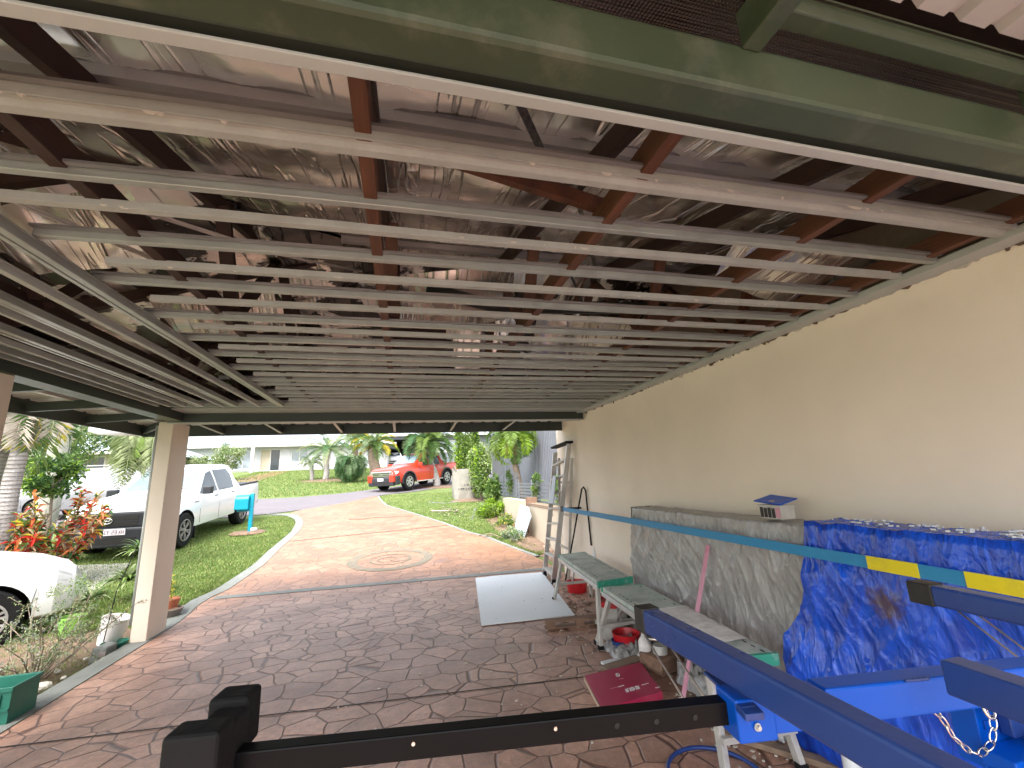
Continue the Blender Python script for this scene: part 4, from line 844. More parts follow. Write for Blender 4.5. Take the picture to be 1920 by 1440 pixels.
mb = MB(); mb.lathe((2.18, 2.02, .03), [(0, 0), (.04, 0), (.045, .03), (.045, .15), (.018, .2), (.018, .23), (0, .23)], 16); tag(mb.build('clear_bottle', M['lamp_glass'], smooth=True, angle=50), 'clear plastic bottle on the floor against the blue tarpaulin', 'bottle')

# ================================================================ blue panel hoist close to the camera
ho = thing('panel_hoist', 'blue steel plasterboard hoist with square rails and a black crossbar in the foreground', 'panel hoist', (1.0, .7, 0))
def hb(name, m_, *beams, bev=.003):
    mb = MB()
    for b_ in beams: mb.box(*b_)
    return mb.build(name, M[m_], ho, bevel=bev)
hb('cradle_rail', 'hoist_navy', (.564, .608, .15, 1.028, 1.223, 1.275), bev=.006); hb('end_cap', 'black_plastic', (.5615, .6105, 1.024, 1.066, 1.2205, 1.2775), bev=.004)
hb('cradle_rail', 'hoist_navy', (1.356, 1.404, .15, .93, 1.225, 1.275), bev=.006); hb('end_cap', 'black_plastic', (1.3535, 1.4065, .926, .985, 1.2225, 1.2775), bev=.004)
mb = MB(); mb.beam((.735, .730, 1.181), (1.352, .645, 1.181), .046, .058); mb.beam((.575, .752, 1.178), (.737, .7297, 1.178), .046, .058); mb.build('crossmember', M['hoist_blue'], ho, bevel=.004)
mb = MB(); mb.beam((.5605, .755, 1.178), (.63, .745, 1.178), .064, .066); mb.build('sleeve', M['hoist_blue'], ho, bevel=.004)
mb = MB(); mb.beam((.911, .62, 1.2415), (.900, .18, 1.2415), .045, .054); mb.build('cradle_arm', M['hoist_navy'], ho, bevel=.004)
mb = MB(); mb.beam((-.285, .889, 1.178), (.60, .762, 1.178), .03, .037); mb.build('crossbar', M['black_gloss'], ho, bevel=.0025)
mb = MB(); a = Vector((-.285, .889, 0)); d = Vector((.885, -.127, 0)).normalized(); n_ = Vector((-d.y, d.x, 0))
mb.beam(a+d*-.045+n_*-.045+Vector((0, 0, 1.185)), a+d*.035+n_*-.045+Vector((0, 0, 1.185)), .05, .135); mb.beam(a+d*-.02+n_*0+Vector((0, 0, 1.2)), a+d*.035+n_*0+Vector((0, 0, 1.2)), .06, .09); mb.beam(a+d*-.035+n_*.055+Vector((0, 0, 1.215)), a+d*.03+n_*.055+Vector((0, 0, 1.215)), .055, .085)
mb.build('rubber_bumper', M['rubber'], ho, bevel=.008, seg=3)
mb = MB(); mb.beam((.588, .83, 1.212), (.572, .71, 1.203), .026, .006); mb.beam((.574, .725, 1.201), (.569, .695, 1.197), .034, .012); mb.build('release_blade', M['hoist_navy'], ho, bevel=.002)
def bolt(x, y, z, ax='y', r=.006, d=-1, m_='chrome', nm='bolt'):
    mb = MB(); mb.lathe((x, y, z), [(0, d*.0055), (r, d*.0055), (r, 0)], 6, axis=ax); mb.lathe((x, y, z), [(r*.9, d*.001), (r*1.5, d*.001), (r*1.5, 0)], 16, axis=ax); mb.build(nm, M[m_], ho)
bolt(.588, .7165, 1.170, r=.0042, m_='alu_dull')
# weld beads where the rails meet the crossmember
for p, q in (((.612, .7235, 1.2105), (.640, .7185, 1.2105)), ((.612, .723, 1.155), (.612, .7225, 1.205)), ((.888, .684, 1.211), (.935, .677, 1.211))):
    p = Vector(p); q = Vector(q); n = 9; mb = MB(); mb.tube([p.lerp(q, k/n) for k in range(n+1)], [.0025+.0008*(k % 2) for k in range(n+1)], 7); mb.build('weld_bead', M['hoist_navy'], ho, smooth=True)
# adjustment holes in the black bar
for x in (.50, .43, .36): mb = MB(); y = .889-(x+.285)*.1435-.0155; mb.lathe((x, y, 1.178), [(0, -.0006), (.0045, -.0006), (.0048, 0)], 14, axis='y'); mb.build('adjusting_hole', M['dark_hole'], ho)
mb = MB(); mb.beam((.575, .782, 1.17), (.655, .771, 1.17), .012, .055); mb.beam((.60, .79, 1.155), (.63, .786, 1.155), .03, .03); mb.build('latch_plate', M['hoist_blue'], ho, bevel=.004)
def ringpts(c, r, a, b_, n=18, sq=1): c = Vector(c); a = Vector(a).normalized(); b_ = Vector(b_).normalized(); return [c+a*r*math.cos(math.tau*k/n)+b_*r*sq*math.sin(math.tau*k/n) for k in range(n+1)]
mb = MB(); mb.tube(ringpts((.616, .757, 1.148), .012, (1, 0, 0), (.1, .2, 1), sq=1.8), .0016, 6, cap=False); mb.build('pin_ring', M['chrome'], ho, smooth=True)
for p, q in (((.558, 1.015, 1.224), (.520, .78, 1.155)), ((.593, .985, 1.222), (.573, .80, 1.150)), ((1.399, .92, 1.227), (1.27, .70, 1.16)), ((1.44, .90, 1.215), (1.32, .72, 1.170))):
    mb = MB(); mb.tube([p, q], .0022, 6); mb.build('stay_wire', M['rope_steel'], ho, smooth=True)
mb = MB(); mb.tube([(.558, 1.0, 1.221), (.60, .985, 1.218), (.615, 1.0, 1.221)], .003, 6); mb.tube([(1.39, .90, 1.22), (1.42, .88, 1.215), (1.45, .895, 1.22)], .004, 6); mb.build('wire_bracket', M['chrome'], ho, smooth=True)
mb = MB()     # bolts and screws
for x, y in ((.25, .8), (.02, .833)): mb.lathe((x, y-.016, 1.19), [(0, -.0015), (.003, -.0015), (.0035, 0)], 10, axis='y')
mb.build('screw', M['chrome'], ho)
ch = [(.957, .70, 1.150), (.977, .7, 1.132), (.988, .7, 1.104), (1.018, .7, 1.073), (1.054, .7, 1.059), (1.086, .7, 1.075), (1.105, .7, 1.107), (1.098, .7, 1.135)]
cc = resample([(p[0], p[2]) for p in ch], 11); mb = MB()
for k in range(11):
    a = Vector((cc[k].x, .698, cc[k].y)); b_ = Vector((cc[k+1].x, .698, cc[k+1].y)); m_ = (a+b_)/2; d = (b_-a).normalized(); s_ = Vector((0, 1, 0)) if k % 2 else d.cross(Vector((0, 1, 0)))
    s_ = (s_+Vector((0, .35, 0))).normalized(); L_ = (b_-a).length*.62
    mb.tube([m_+d*L_*math.cos(math.tau*i/14)+s_*.0055*math.sin(math.tau*i/14) for i in range(15)], .0016, 6, cap=False)
mb.build('safety_chain', M['chrome'], ho, smooth=True)
mb = MB(); mb.tube(ringpts((.952, .695, 1.158), .013, (1, 0, 0), (0, 0, 1)), .0016, 6, cap=False); mb.build('chain_ring', M['chrome'], ho, smooth=True); mb = MB(); mb.tube(ringpts((1.10, .70, 1.13), .012, (1, 0, .3), (0, .3, 1), sq=1.5), .003, 6, cap=False); mb.lathe((1.105, .70, 1.155), [(0, -.012), (.009, -.012), (.009, .012), (0, .012)], 8, axis='y'); mb.build('shackle', M['chrome'], ho, smooth=True)
# mast head, mast, winch and base
hb('mast_head', 'hoist_blue', (1.085, 1.30, .715, .76, 1.02, 1.135), (1.10, 1.30, .712, .7149, 1.085, 1.10)); hb('mast_bracket', 'hoist_blue', (1.07, 1.26, .66, .714, 1.035, 1.062), (1.075, 1.26, .62, .70, .965, .995)); hb('pulley_block', 'hoist_navy', (1.135, 1.19, .69, .712, 1.075, 1.13)); hb('winch_frame', 'hoist_blue', (1.12, 1.24, .60, .64, 1.0, 1.075), (1.12, 1.26, .58, .66, .93, .98), (1.15, 1.17, .59, .65, 1.078, 1.11))
mb = MB(); mb.lathe((1.20, .62, 1.09), [(0, -.03), (.028, -.03), (.028, -.02), (.012, -.02), (.012, .02), (.028, .02), (.028, .03), (0, .03)], 20, axis='y'); mb.build('winch_drum', M['hoist_navy'], ho, smooth=True, angle=40)
hb('mast', 'hoist_blue', (1.16, 1.24, .62, .70, .10, .93)); 
for a in (90, 210, 330):
    mb = MB(); mb.beam((1.2, .66, .16), (1.2+.45*math.cos(R_(a)), .66-abs(.1)+.40*math.sin(R_(a)), .10), .05, .04); mb.lathe((1.2+.47*math.cos(R_(a)), .56+.42*math.sin(R_(a)), .07), [(0, -.015), (.042, -.015), (.042, .015), (0, .015)], 20, axis='y'); mb.build('leg', M['hoist_blue'], ho, bevel=.003)

# ================================================================ vehicles
def wheel(root, x, y, r, w_, side, rimm='rim', spokes=6, name='wheel', z=None):
    z = r if z is None else z
    wm = MB(); pr = [(r*.62, -w_/2), (r*.92, -w_/2), (r, -w_*.36), (r, w_*.36), (r*.92, w_/2), (r*.62, w_/2), (r*.62, -w_/2)]
    wm.lathe((x, y, z), pr, 32, axis='y'); t = wm.build('wheel', M['rubber'], root, smooth=True, angle=35)
    o = side*w_/2
    rm = MB(); rm.lathe((x, y, z), [(r*.66, o), (r*.62, o-side*.01), (r*.58, o-side*.05), (r*.55, o-side*.10), (0, o-side*.10)], 32, axis='y', m=1)
    rm.lathe((x, y, z), [(r*.63, o+side*.004), (r*.57, o+side*.006), (r*.56, o-side*.02)], 32, axis='y')
    rm.lathe((x, y, z), [(0, o-side*.005), (r*.13, o-side*.005), (r*.15, o-side*.04)], 16, axis='y')
    for k in range(spokes):
        a = math.tau*k/spokes+.3
        for da in (-.10, .10):
            c = Vector((x, y+o-side*.02, z)); p = c+Vector((math.cos(a+da*.3), 0, math.sin(a+da*.3)))*r*.1; q = c+Vector((math.cos(a+da*1.6), side*.008, math.sin(a+da*1.6)))*r*.59
            rm.beam(p, q, .02, r*.075, up=(-math.sin(a), 0, math.cos(a)))
    rm.build('rim', [M[rimm], M['dark_hole']], t, smooth=True, angle=35)
    return t

class Car:
    """stations: (x, zb, zs, zt, ys, yt): sill z, shoulder z, top z, shoulder half width, top half width; +x is the nose"""
    def __init__(s, root, st, m_, arches, wr, wb_half):
        s.root = root; s.st = st; s.hw = wb_half
        mb = MB(); k = 0; rows = []
        for (x, zb, zs, zt, ys, yt) in st:
            half = [(0, zb), (ys*.80, zb), (ys*.955, zb+.05), (ys*.995, zb+(zs-zb)*.35), (ys, zb+(zs-zb)*.62), (ys*.985, zs-.05), (ys*.955, zs), (ys*.955+(yt-ys*.955)*.5, zs+(zt-zs)*.5), (yt, zt-(zt-zs)*.10), (yt-.06, zt-.012), (yt*.55, zt), (0, zt+.012)]
            row = [(x, y, z) for y, z in half] + [(x, -y, z) for y, z in half[-2:0:-1]]
            rows.append(row)
        n = len(rows[0]); mb.v = [p for r in rows for p in r]
        mb.f = [(i*n+k, i*n+(k+1) % n, (i+1)*n+(k+1) % n, (i+1)*n+k) for i in range(len(rows)-1) for k in range(n)] + [tuple(range(n-1, -1, -1)), tuple((len(rows)-1)*n+k for k in range(n))]
        mb.m = [0]*len(mb.f)
        o = mb.build('body', [m_, M['dark_hole']], root, smooth=True, angle=28)
        bv = o.modifiers.new('b', 'BEVEL'); bv.width = .012; bv.segments = 2; bv.limit_method = 'ANGLE'; bv.angle_limit = R_(30)
        for ax in arches:
            for sd_ in (-1, 1):
                cb = MB(); cb.lathe((ax, sd_*wb_half*.86, wr), [(0, -.24), (wr*1.17, -.24), (wr*1.17, .26), (0, .26)], 36, axis='y')
                c = cb.build('cut', M['dark_hole'], root); md = o.modifiers.new('bool', 'BOOLEAN'); md.object = c; md.operation = 'DIFFERENCE'; md.solver = 'EXACT'
        bpy.context.view_layer.update()
        dg = bpy.context.evaluated_depsgraph_get(); me = bpy.data.meshes.new_from_object(o.evaluated_get(dg))
        for md in list(o.modifiers):
            c = getattr(md, 'object', None); o.modifiers.remove(md)
            if c: bpy.data.objects.remove(c)
        o.data = me; s.body = o
    def at(s, x):
        st = s.st
        for a, b in zip(st, st[1:]):
            if b[0] <= x <= a[0]:
                t = (a[0]-x)/(a[0]-b[0]); return [u+(v-u)*t for u, v in zip(a, b)]
        return st[0] if x > st[0][0] else st[-1]
    def side(s, x, z):
        _, zb, zs, zt, ys, yt = s.at(x)
        if z >= zs:
            u = (z-zs)/max(1e-3, zt-zs); t = u if u < .5 else .5+.5*min(1, (u-.5)/.4); return ys*.955+(yt-ys*.955)*t
        t = (z-zb)/(zs-zb)
        return ys*(.995+.005*min(1, (t-.35)/.27)) if t < .62 else ys*(1-.045*min(1, (t-.62)/.38))
    def window(s, name, pts, m_, off=.006, both=True, parent=None):
        for sd_ in ((1, -1) if both is True else (both,)):
            mb = MB(); cx_ = sum(p[0] for p in pts)/len(pts); cz_ = sum(p[1] for p in pts)/len(pts); n = 7
            for (xa, za), (xb, zb_) in zip(pts, pts[1:]+pts[:1]):
                v = []; idx = {}
                for i in range(n+1):
                    for j in range(n+1-i):
                        idx[i, j] = len(v); x = cx_+(xa-cx_)*i/n+(xb-cx_)*j/n; z = cz_+(za-cz_)*i/n+(zb_-cz_)*j/n; v.append((x, sd_*(s.side(x, z)+off), z))
                f = [(idx[i, j], idx[i+1, j], idx[i, j+1]) for i in range(n) for j in range(n-i)]+[(idx[i+1, j], idx[i+1, j+1], idx[i, j+1]) for i in range(n) for j in range(n-i-1)]
                mb.add(v, f)
            mb.build(name, m_, parent or s.root, smooth=True)

def ute(name, label, loc, head, paint, spec):
    """double-cab pickup; nose along +x in local space"""
    zoff = math.atan(.078*math.cos(head-R_(90)))     # pitch with the slope
    t = thing(name, label, 'pickup', loc, local=True, rot=(0, -math.asin(.078)*math.sin(head), head))
    r = spec.get('r', .385); W = .92
    st = [(2.62, .42, .80, .90, .62, .55), (2.56, .36, .86, 1.02, .80, .72), (2.35, .34, .95, 1.10, .90, .80), (1.9, .34, 1.02, 1.16, W, .84), (1.30, .34, 1.06, 1.20, W, .84),
          (1.12, .34, 1.07, 1.24, W, .80), (.38, .34, 1.08, 1.72, W, .66), (.10, .34, 1.09, 1.79, W, .66), (-.6, .34, 1.10, 1.80, W, .66), (-1.02, .34, 1.10, 1.76, W, .66), (-1.22, .34, 1.10, 1.40, W, .72),
          (-1.26, .34, 1.10, 1.13, W, .88), (-1.5, .36, 1.10, 1.125, W, .88), (-2.62, .40, 1.12, 1.145, W-.01, .87), (-2.68, .42, 1.12, 1.14, W-.03, .86)]
    car = Car(t, st, paint, (1.66, -1.42), r, W)
    g = M['glass_car']
    car.window('window', [(.98, 1.13), (.42, 1.60), (.16, 1.66), (.10, 1.13)], g); car.window('window', [(.02, 1.13), (.07, 1.665), (-.72, 1.66), (-.86, 1.50), (-.86, 1.13)], g)
    mb = MB(); mb.poly([(1.07+.012, .70, 1.285), (1.07+.012, -.70, 1.285), (.44+.012, -.60, 1.70), (.44+.012, .60, 1.70)]); o = mb.build('windscreen', M['glass_mid'], t)
    mb = MB(); mb.poly([(-1.225, .62, 1.36), (-1.055, .58, 1.68), (-1.055, -.58, 1.68), (-1.225, -.62, 1.36)]); mb.build('rear_window', g, t)
    # bed interior
    mb = MB(); mb.box(-2.56, -1.34, -.76, .76, 1.128, 1.152); mb.build('bed_liner', M['bumper_black'], t, bevel=.01)
    for sd_ in (1, -1):
        mb = MB(); mb.box(-2.62, -1.28, sd_*.84-.05, sd_*.84+.05, 1.12, 1.175); mb.build('bed_rail', M['bumper_black'] if spec.get('rail') else paint, t, bevel=.012)
    bm_ = M['bumper_black'] if spec['bumper'] == 'black' else paint
    # front end
    mb = MB(); mb.box(2.50, 2.70, -.80, .80, .27, .66); mb.box(2.30, 2.60, -.93, -.72, .30, .74); mb.box(2.30, 2.60, .72, .93, .30, .74); mb.build('front_bumper', M['bumper_black'], t, bevel=.05, seg=3)
    if spec['bumper'] != 'black': mb = MB(); mb.box(2.50, 2.715, .56, .86, .44, .80); mb.box(2.50, 2.715, -.86, -.56, .44, .80); mb.build('bumper_corner', paint, t, bevel=.04, seg=3)
    mb = MB(); mb.box(2.50, 2.665, -.66, .66, .655, .96); mb.build('grille', M['bumper_black'] if spec['bumper'] == 'black' else M['chrome'], t, bevel=.03)
    mb = MB()
    for z in ((.70, .78), (.81, .89)) if spec['bumper'] == 'black' else ((.69, .73), (.77, .81), (.85, .89)): mb.box(2.660, 2.672, -.54, .54, *z)
    mb.box(2.695, 2.703, -.55, .55, .34, .47); mb.build('grille_opening', M['dark_hole'], t)
    if spec['bumper'] == 'black':
        mb = MB(); c = (2.682, 0, .80)
        for rr, q, zz in ((.085, .66, 0), (.033, 1.7, -.003), (.058, .42, .022)):
            mb.tube([(c[0], c[1]+rr*math.cos(math.tau*k/24), c[2]+zz+rr*q*math.sin(math.tau*k/24)) for k in range(25)], .009, 6, cap=False)
        mb.build('emblem', M['chrome'], t, smooth=True)
    else:
        mb = MB(); mb.box(2.67, 2.685, -.12, .12, .79, .82); mb.build('emblem', M['chrome'], t, bevel=.006)
    p = MB(); p.box(2.705, 2.715, -.19+spec.get('py', 0), .19+spec.get('py', 0), .52, .645); pp = p.build('number_plate', M['plate'], t)
    p = MB(); o_ = spec.get('py', 0)      # plate characters, blurred in the photo: CF 23 XH
    G_ = {'C': [[(1, 1), (0, 1), (0, 0), (1, 0)]], 'F': [[(0, 0), (0, 1), (1, 1)], [(0, .5), (.8, .5)]], '2': [[(0, 1), (1, 1), (1, .5), (0, .5), (0, 0), (1, 0)]], '3': [[(0, 1), (1, 1), (1, 0), (0, 0)], [(0, .5), (1, .5)]], 'X': [[(0, 0), (1, 1)], [(0, 1), (1, 0)]], 'H': [[(0, 0), (0, 1)], [(1, 0), (1, 1)], [(0, .5), (1, .5)]]}
    if spec.get('text'):
        xx = -.165
        for chx in spec['text']:
            if chx in G_:
                for sg in G_[chx]:
                    for a, b_ in zip(sg, sg[1:]): p.beam((2.717, o_+xx+a[0]*.034, .545+a[1]*.07), (2.717, o_+xx+b_[0]*.034, .545+b_[1]*.07), .009, .003, up=(1, 0, 0))
            xx += .05 if chx != ' ' else .022
        p.build('plate_text', M['plate_ink'], pp)
    for sd_ in (1, -1):
        mb = MB(); mb.prism([(2.60, sd_*.60, .90), (2.60, sd_*.62, .80), (2.47, sd_*.86, .82), (2.38, sd_*.905, .93), (2.48, sd_*.80, .965)], (.02, sd_*.012, 0)); mb.build('headlight', M['lamp_glass'], t, bevel=.008)
        mb = MB(); mb.box(.86, 1.02, min(sd_*.93, sd_*1.12), max(sd_*.93, sd_*1.12), 1.12, 1.30); mb.box(.92, .98, min(sd_*.88, sd_*.94), max(sd_*.88, sd_*.94), 1.13, 1.17); mb.build('mirror', M['bumper_black'] if spec['bumper'] == 'black' else paint, t, bevel=.03, seg=3)
        for x in (.22, -.76):
            mb = MB(); y = car.side(x, 1.02); mb.box(x-.09, x+.09, sd_*y-.012, sd_*y+.022, 1.0, 1.028); mb.build('door_handle', M['bumper_black'] if spec['bumper'] == 'black' else M['chrome'], t, bevel=.006)
        mb = MB()
        for x, za, zb_ in ((1.02, .45, 1.08), (.06, .42, 1.66), (-.93, .78, 1.10), (-1.27, .42, 1.10)):
            n = 10
            for k in range(n):
                z0_, z1_ = za+(zb_-za)*k/n, za+(zb_-za)*(k+1)/n; mb.beam((x, sd_*(car.side(x, z0_)+.001), z0_), (x, sd_*(car.side(x, z1_)+.001), z1_), .007, .003, up=(0, 1, 0))
        mb.build('door_seam', M['dark_hole'], t)
        mb = MB(); mb.box(-2.70, -2.60, sd_*.80-.08, sd_*.80+.08, .74, 1.06); mb.build('tail_light', M['lamp_red'], t, bevel=.01)
        if spec['bumper'] != 'black':
            for ax in (1.66, -1.42):
                mb = MB(); v = []
                for k in range(19):
                    a = R_(-8+196*k/18)
                    for rr in (1.15, 1.33): v.append((ax+r*rr*math.cos(a), sd_*(W+.008), r+r*rr*math.sin(a)))
                mb.add(v, [(2*k, 2*k+1, 2*k+3, 2*k+2) for k in range(18)]); mb.build('wheel_arch_trim', M['bumper_black'], t, solid=.03)
            mb = MB(); mb.box(-.98, 1.15, sd_*.93-.08, sd_*.93+.06, .34, .38); mb.build('side_step', M['alu_dull'], t, bevel=.01)
        for x in (1.66, -1.42): wheel(t, x, sd_*(W-.115), r, .25, sd_, spec.get('rim', 'rim'), spec.get('spokes', 6))
        if spec['bumper'] == 'black': mb = MB(); mb.box(1.16, 1.19, sd_*.80-.1, sd_*.80+.1, .12, .40); mb.build('mud_flap', M['rubber'], t)
    mb = MB(); mb.box(-2.78, -2.66, -.85, .85, .46, .62); mb.build('rear_bumper', M['bumper_black'], t, bevel=.03)
    if spec.get('badge'):
        mb = MB()
        for k in range(5): mb.box(1.28-.04*k, 1.305-.04*k, .921, .926, .955, .975)
        mb.build('side_badge', M['bumper_black'], t)
    return t
# white ute: near-side wheels at (-4.81,14.81) and (-4.99,11.79)
h = math.atan2(11.79-14.81, -4.99+4.81); c = Vector((math.cos(h), math.sin(h)))
nr = Vector((-4.97, 11.85)) - c*1.66; ctr = nr + Vector((c.y, -c.x))*.80
ute('white_pickup', 'white double-cab pickup with black bumper parked on the lawn behind the cream post', (ctr.x, ctr.y, lerp_tab(ctr.y, GT)+.01), h, M['car_white'], dict(bumper='black', py=.16, text='CF 23 XH', badge=True, rail=True))
h2 = math.atan2(22.51-25.09, .22-2.56); c = Vector((math.cos(h2), math.sin(h2))); nr = Vector((.22, 22.51)) - c*1.66; ctr = nr + Vector((c.y, -c.x))*.80
ute('red_pickup', 'orange-red double-cab pickup with chrome grille parked across the road behind a palm', (ctr.x, ctr.y, lerp_tab(ctr.y, GT)+.03), h2, M['car_red'], dict(bumper='chrome', r=.40, spokes=6, rim='alu'))

def hatch(name, label, loc, head, paint, L=4.2, Hh=1.48, van=False, wheels=True, cat='car'):
    t = thing(name, label, cat, loc, local=True, rot=(0, 0, head)); k = L/4.2; W = .88; r = .33; q = Hh/1.48
    if van: st = [(2.1*k, .35, .72, .80, .62, .55), (2.0*k, .28, .80, .95, .80, .7), (1.6*k, .26, .92, 1.06, W, .80), (1.25*k, .26, .98, 1.14, W, .78), (.75*k, .26, 1.02, 1.62*q, W, .66), (.3*k, .26, 1.03, 1.70*q, W, .68), (-1.9*k, .28, 1.05, 1.70*q, W, .70), (-2.08*k, .34, 1.05, 1.60*q, W-.03, .68)]
    else: st = [(2.12*k, .34, .62, .68, .45, .38), (2.03*k, .26, .70, .80, .70, .60), (1.85*k, .24, .78, .88, .83, .70), (1.45*k, .24, .86, .97, W, .76), (.95*k, .24, .90, 1.03, W, .76), (.80*k, .24, .92, 1.06, W, .74), (.05*k, .24, .95, 1.42*q, W, .60), (-.4*k, .24, .96, 1.46*q, W, .60), (-1.3*k, .26, .97, 1.42*q, W, .60), (-1.9*k, .30, .98, 1.10*q, W-.04, .66), (-2.05*k, .36, .9, .98*q, W-.1, .66)]
    car = Car(t, st, paint, (1.30*k, -1.27*k), r, W); g = M['glass_car'] if not van else M['glass_pale']
    if van:
        car.window('window', [(1.02*k, 1.10), (.72*k, 1.52*q), (.32*k, 1.58*q), (.32*k, 1.10)], g); car.window('window', [(.22*k, 1.12), (.22*k, 1.55*q), (-.55*k, 1.55*q), (-.62*k, 1.45*q), (-.62*k, 1.12)], g)
        mb = MB(); mb.poly([(1.23*k, .64, 1.20), (1.23*k, -.64, 1.20), (.80*k, -.58, 1.58*q), (.80*k, .58, 1.58*q)]); mb.build('windscreen', M['glass_pale'], t)
        for sd_ in (1, -1):
            mb = MB(); mb.tube([(.5*k, sd_*.60, 1.70*q+.02), (.45*k, sd_*.60, 1.70*q+.06), (-1.1*k, sd_*.60, 1.70*q+.06), (-1.15*k, sd_*.60, 1.70*q+.02)], .018, 8); mb.build('roof_rail', M['alu'], t, smooth=True)
    else:
        car.window('window', [(.68*k, 1.0), (.05*k, 1.33*q), (-.25*k, 1.36*q), (-.25*k, 1.0)], g); car.window('window', [(-.32*k, 1.0), (-.32*k, 1.36*q), (-1.1*k, 1.33*q), (-1.4*k, 1.05)], g)
        mb = MB(); mb.poly([(.79*k, .62, 1.08), (.79*k, -.62, 1.08), (.10*k, -.53, 1.395*q), (.10*k, .53, 1.395*q)]); mb.build('windscreen', g, t)
    for sd_ in (1, -1):
        car.window('headlight', [(2.0*k, .70), (1.86*k, .79), (1.58*k, .85), (1.66*k, .76), (1.95*k, .63)], M['lamp_glass'], .010, both=sd_)
        for x in (1.30*k, -1.27*k): wheel(t, x, sd_*(W-.11), r, .22, sd_, 'alu', 8)
        mb = MB(); mb.box(-2.09*k, -2.0*k, sd_*.74-.08, sd_*.74+.08, .7, .95); mb.build('tail_light', M['lamp_red'], t, bevel=.01)
    for sd_ in (1, -1):
        mb = MB(); sy = lambda x, z: sd_*(car.side(x, z)+.001)
        for pts in ([(1.95*k, .60), (1.70*k, .66), (1.66*k, .40)], [(1.60*k, .875), (1.2*k, .90), (.85*k, .915)], [(.84*k, .915), (.80*k, .30)], [(-.29*k, .96), (-.29*k, .30)]):
            for a, b_ in zip(pts, pts[1:]):
                for i in range(6):
                    p = (a[0]+(b_[0]-a[0])*i/6, a[1]+(b_[1]-a[1])*i/6); q = (a[0]+(b_[0]-a[0])*(i+1)/6, a[1]+(b_[1]-a[1])*(i+1)/6)
                    mb.beam((p[0], sy(*p), p[1]), (q[0], sy(*q), q[1]), .006, .003, up=(0, 1, 0))
        mb.build('panel_gap', M['bumper_black'], t)
    mb = MB(); mb.box(2.04*k, 2.13*k, -.42, .42, .36, .50); mb.build('grille', M['bumper_black'], t, bevel=.02)
    return t
hatch('white_car', 'white car with alloy wheels nosing in from the left edge beside the garden bed', (-6.0, 6.22, -.03), R_(38), M['car_white'])
hatch('silver_van', 'silver van with roof rails parked beyond the white pickup on the left', (-10.2, 18.7, lerp_tab(18.7, GT)+.01), R_(177), M['car_silver'], L=4.7, Hh=1.45, van=True, cat='van')
hatch('garage_car', 'white car parked inside the dark garage up the hill', (-.95, 48.5, lerp_tab(46, GT)+.05), R_(-92), M['car_white'])

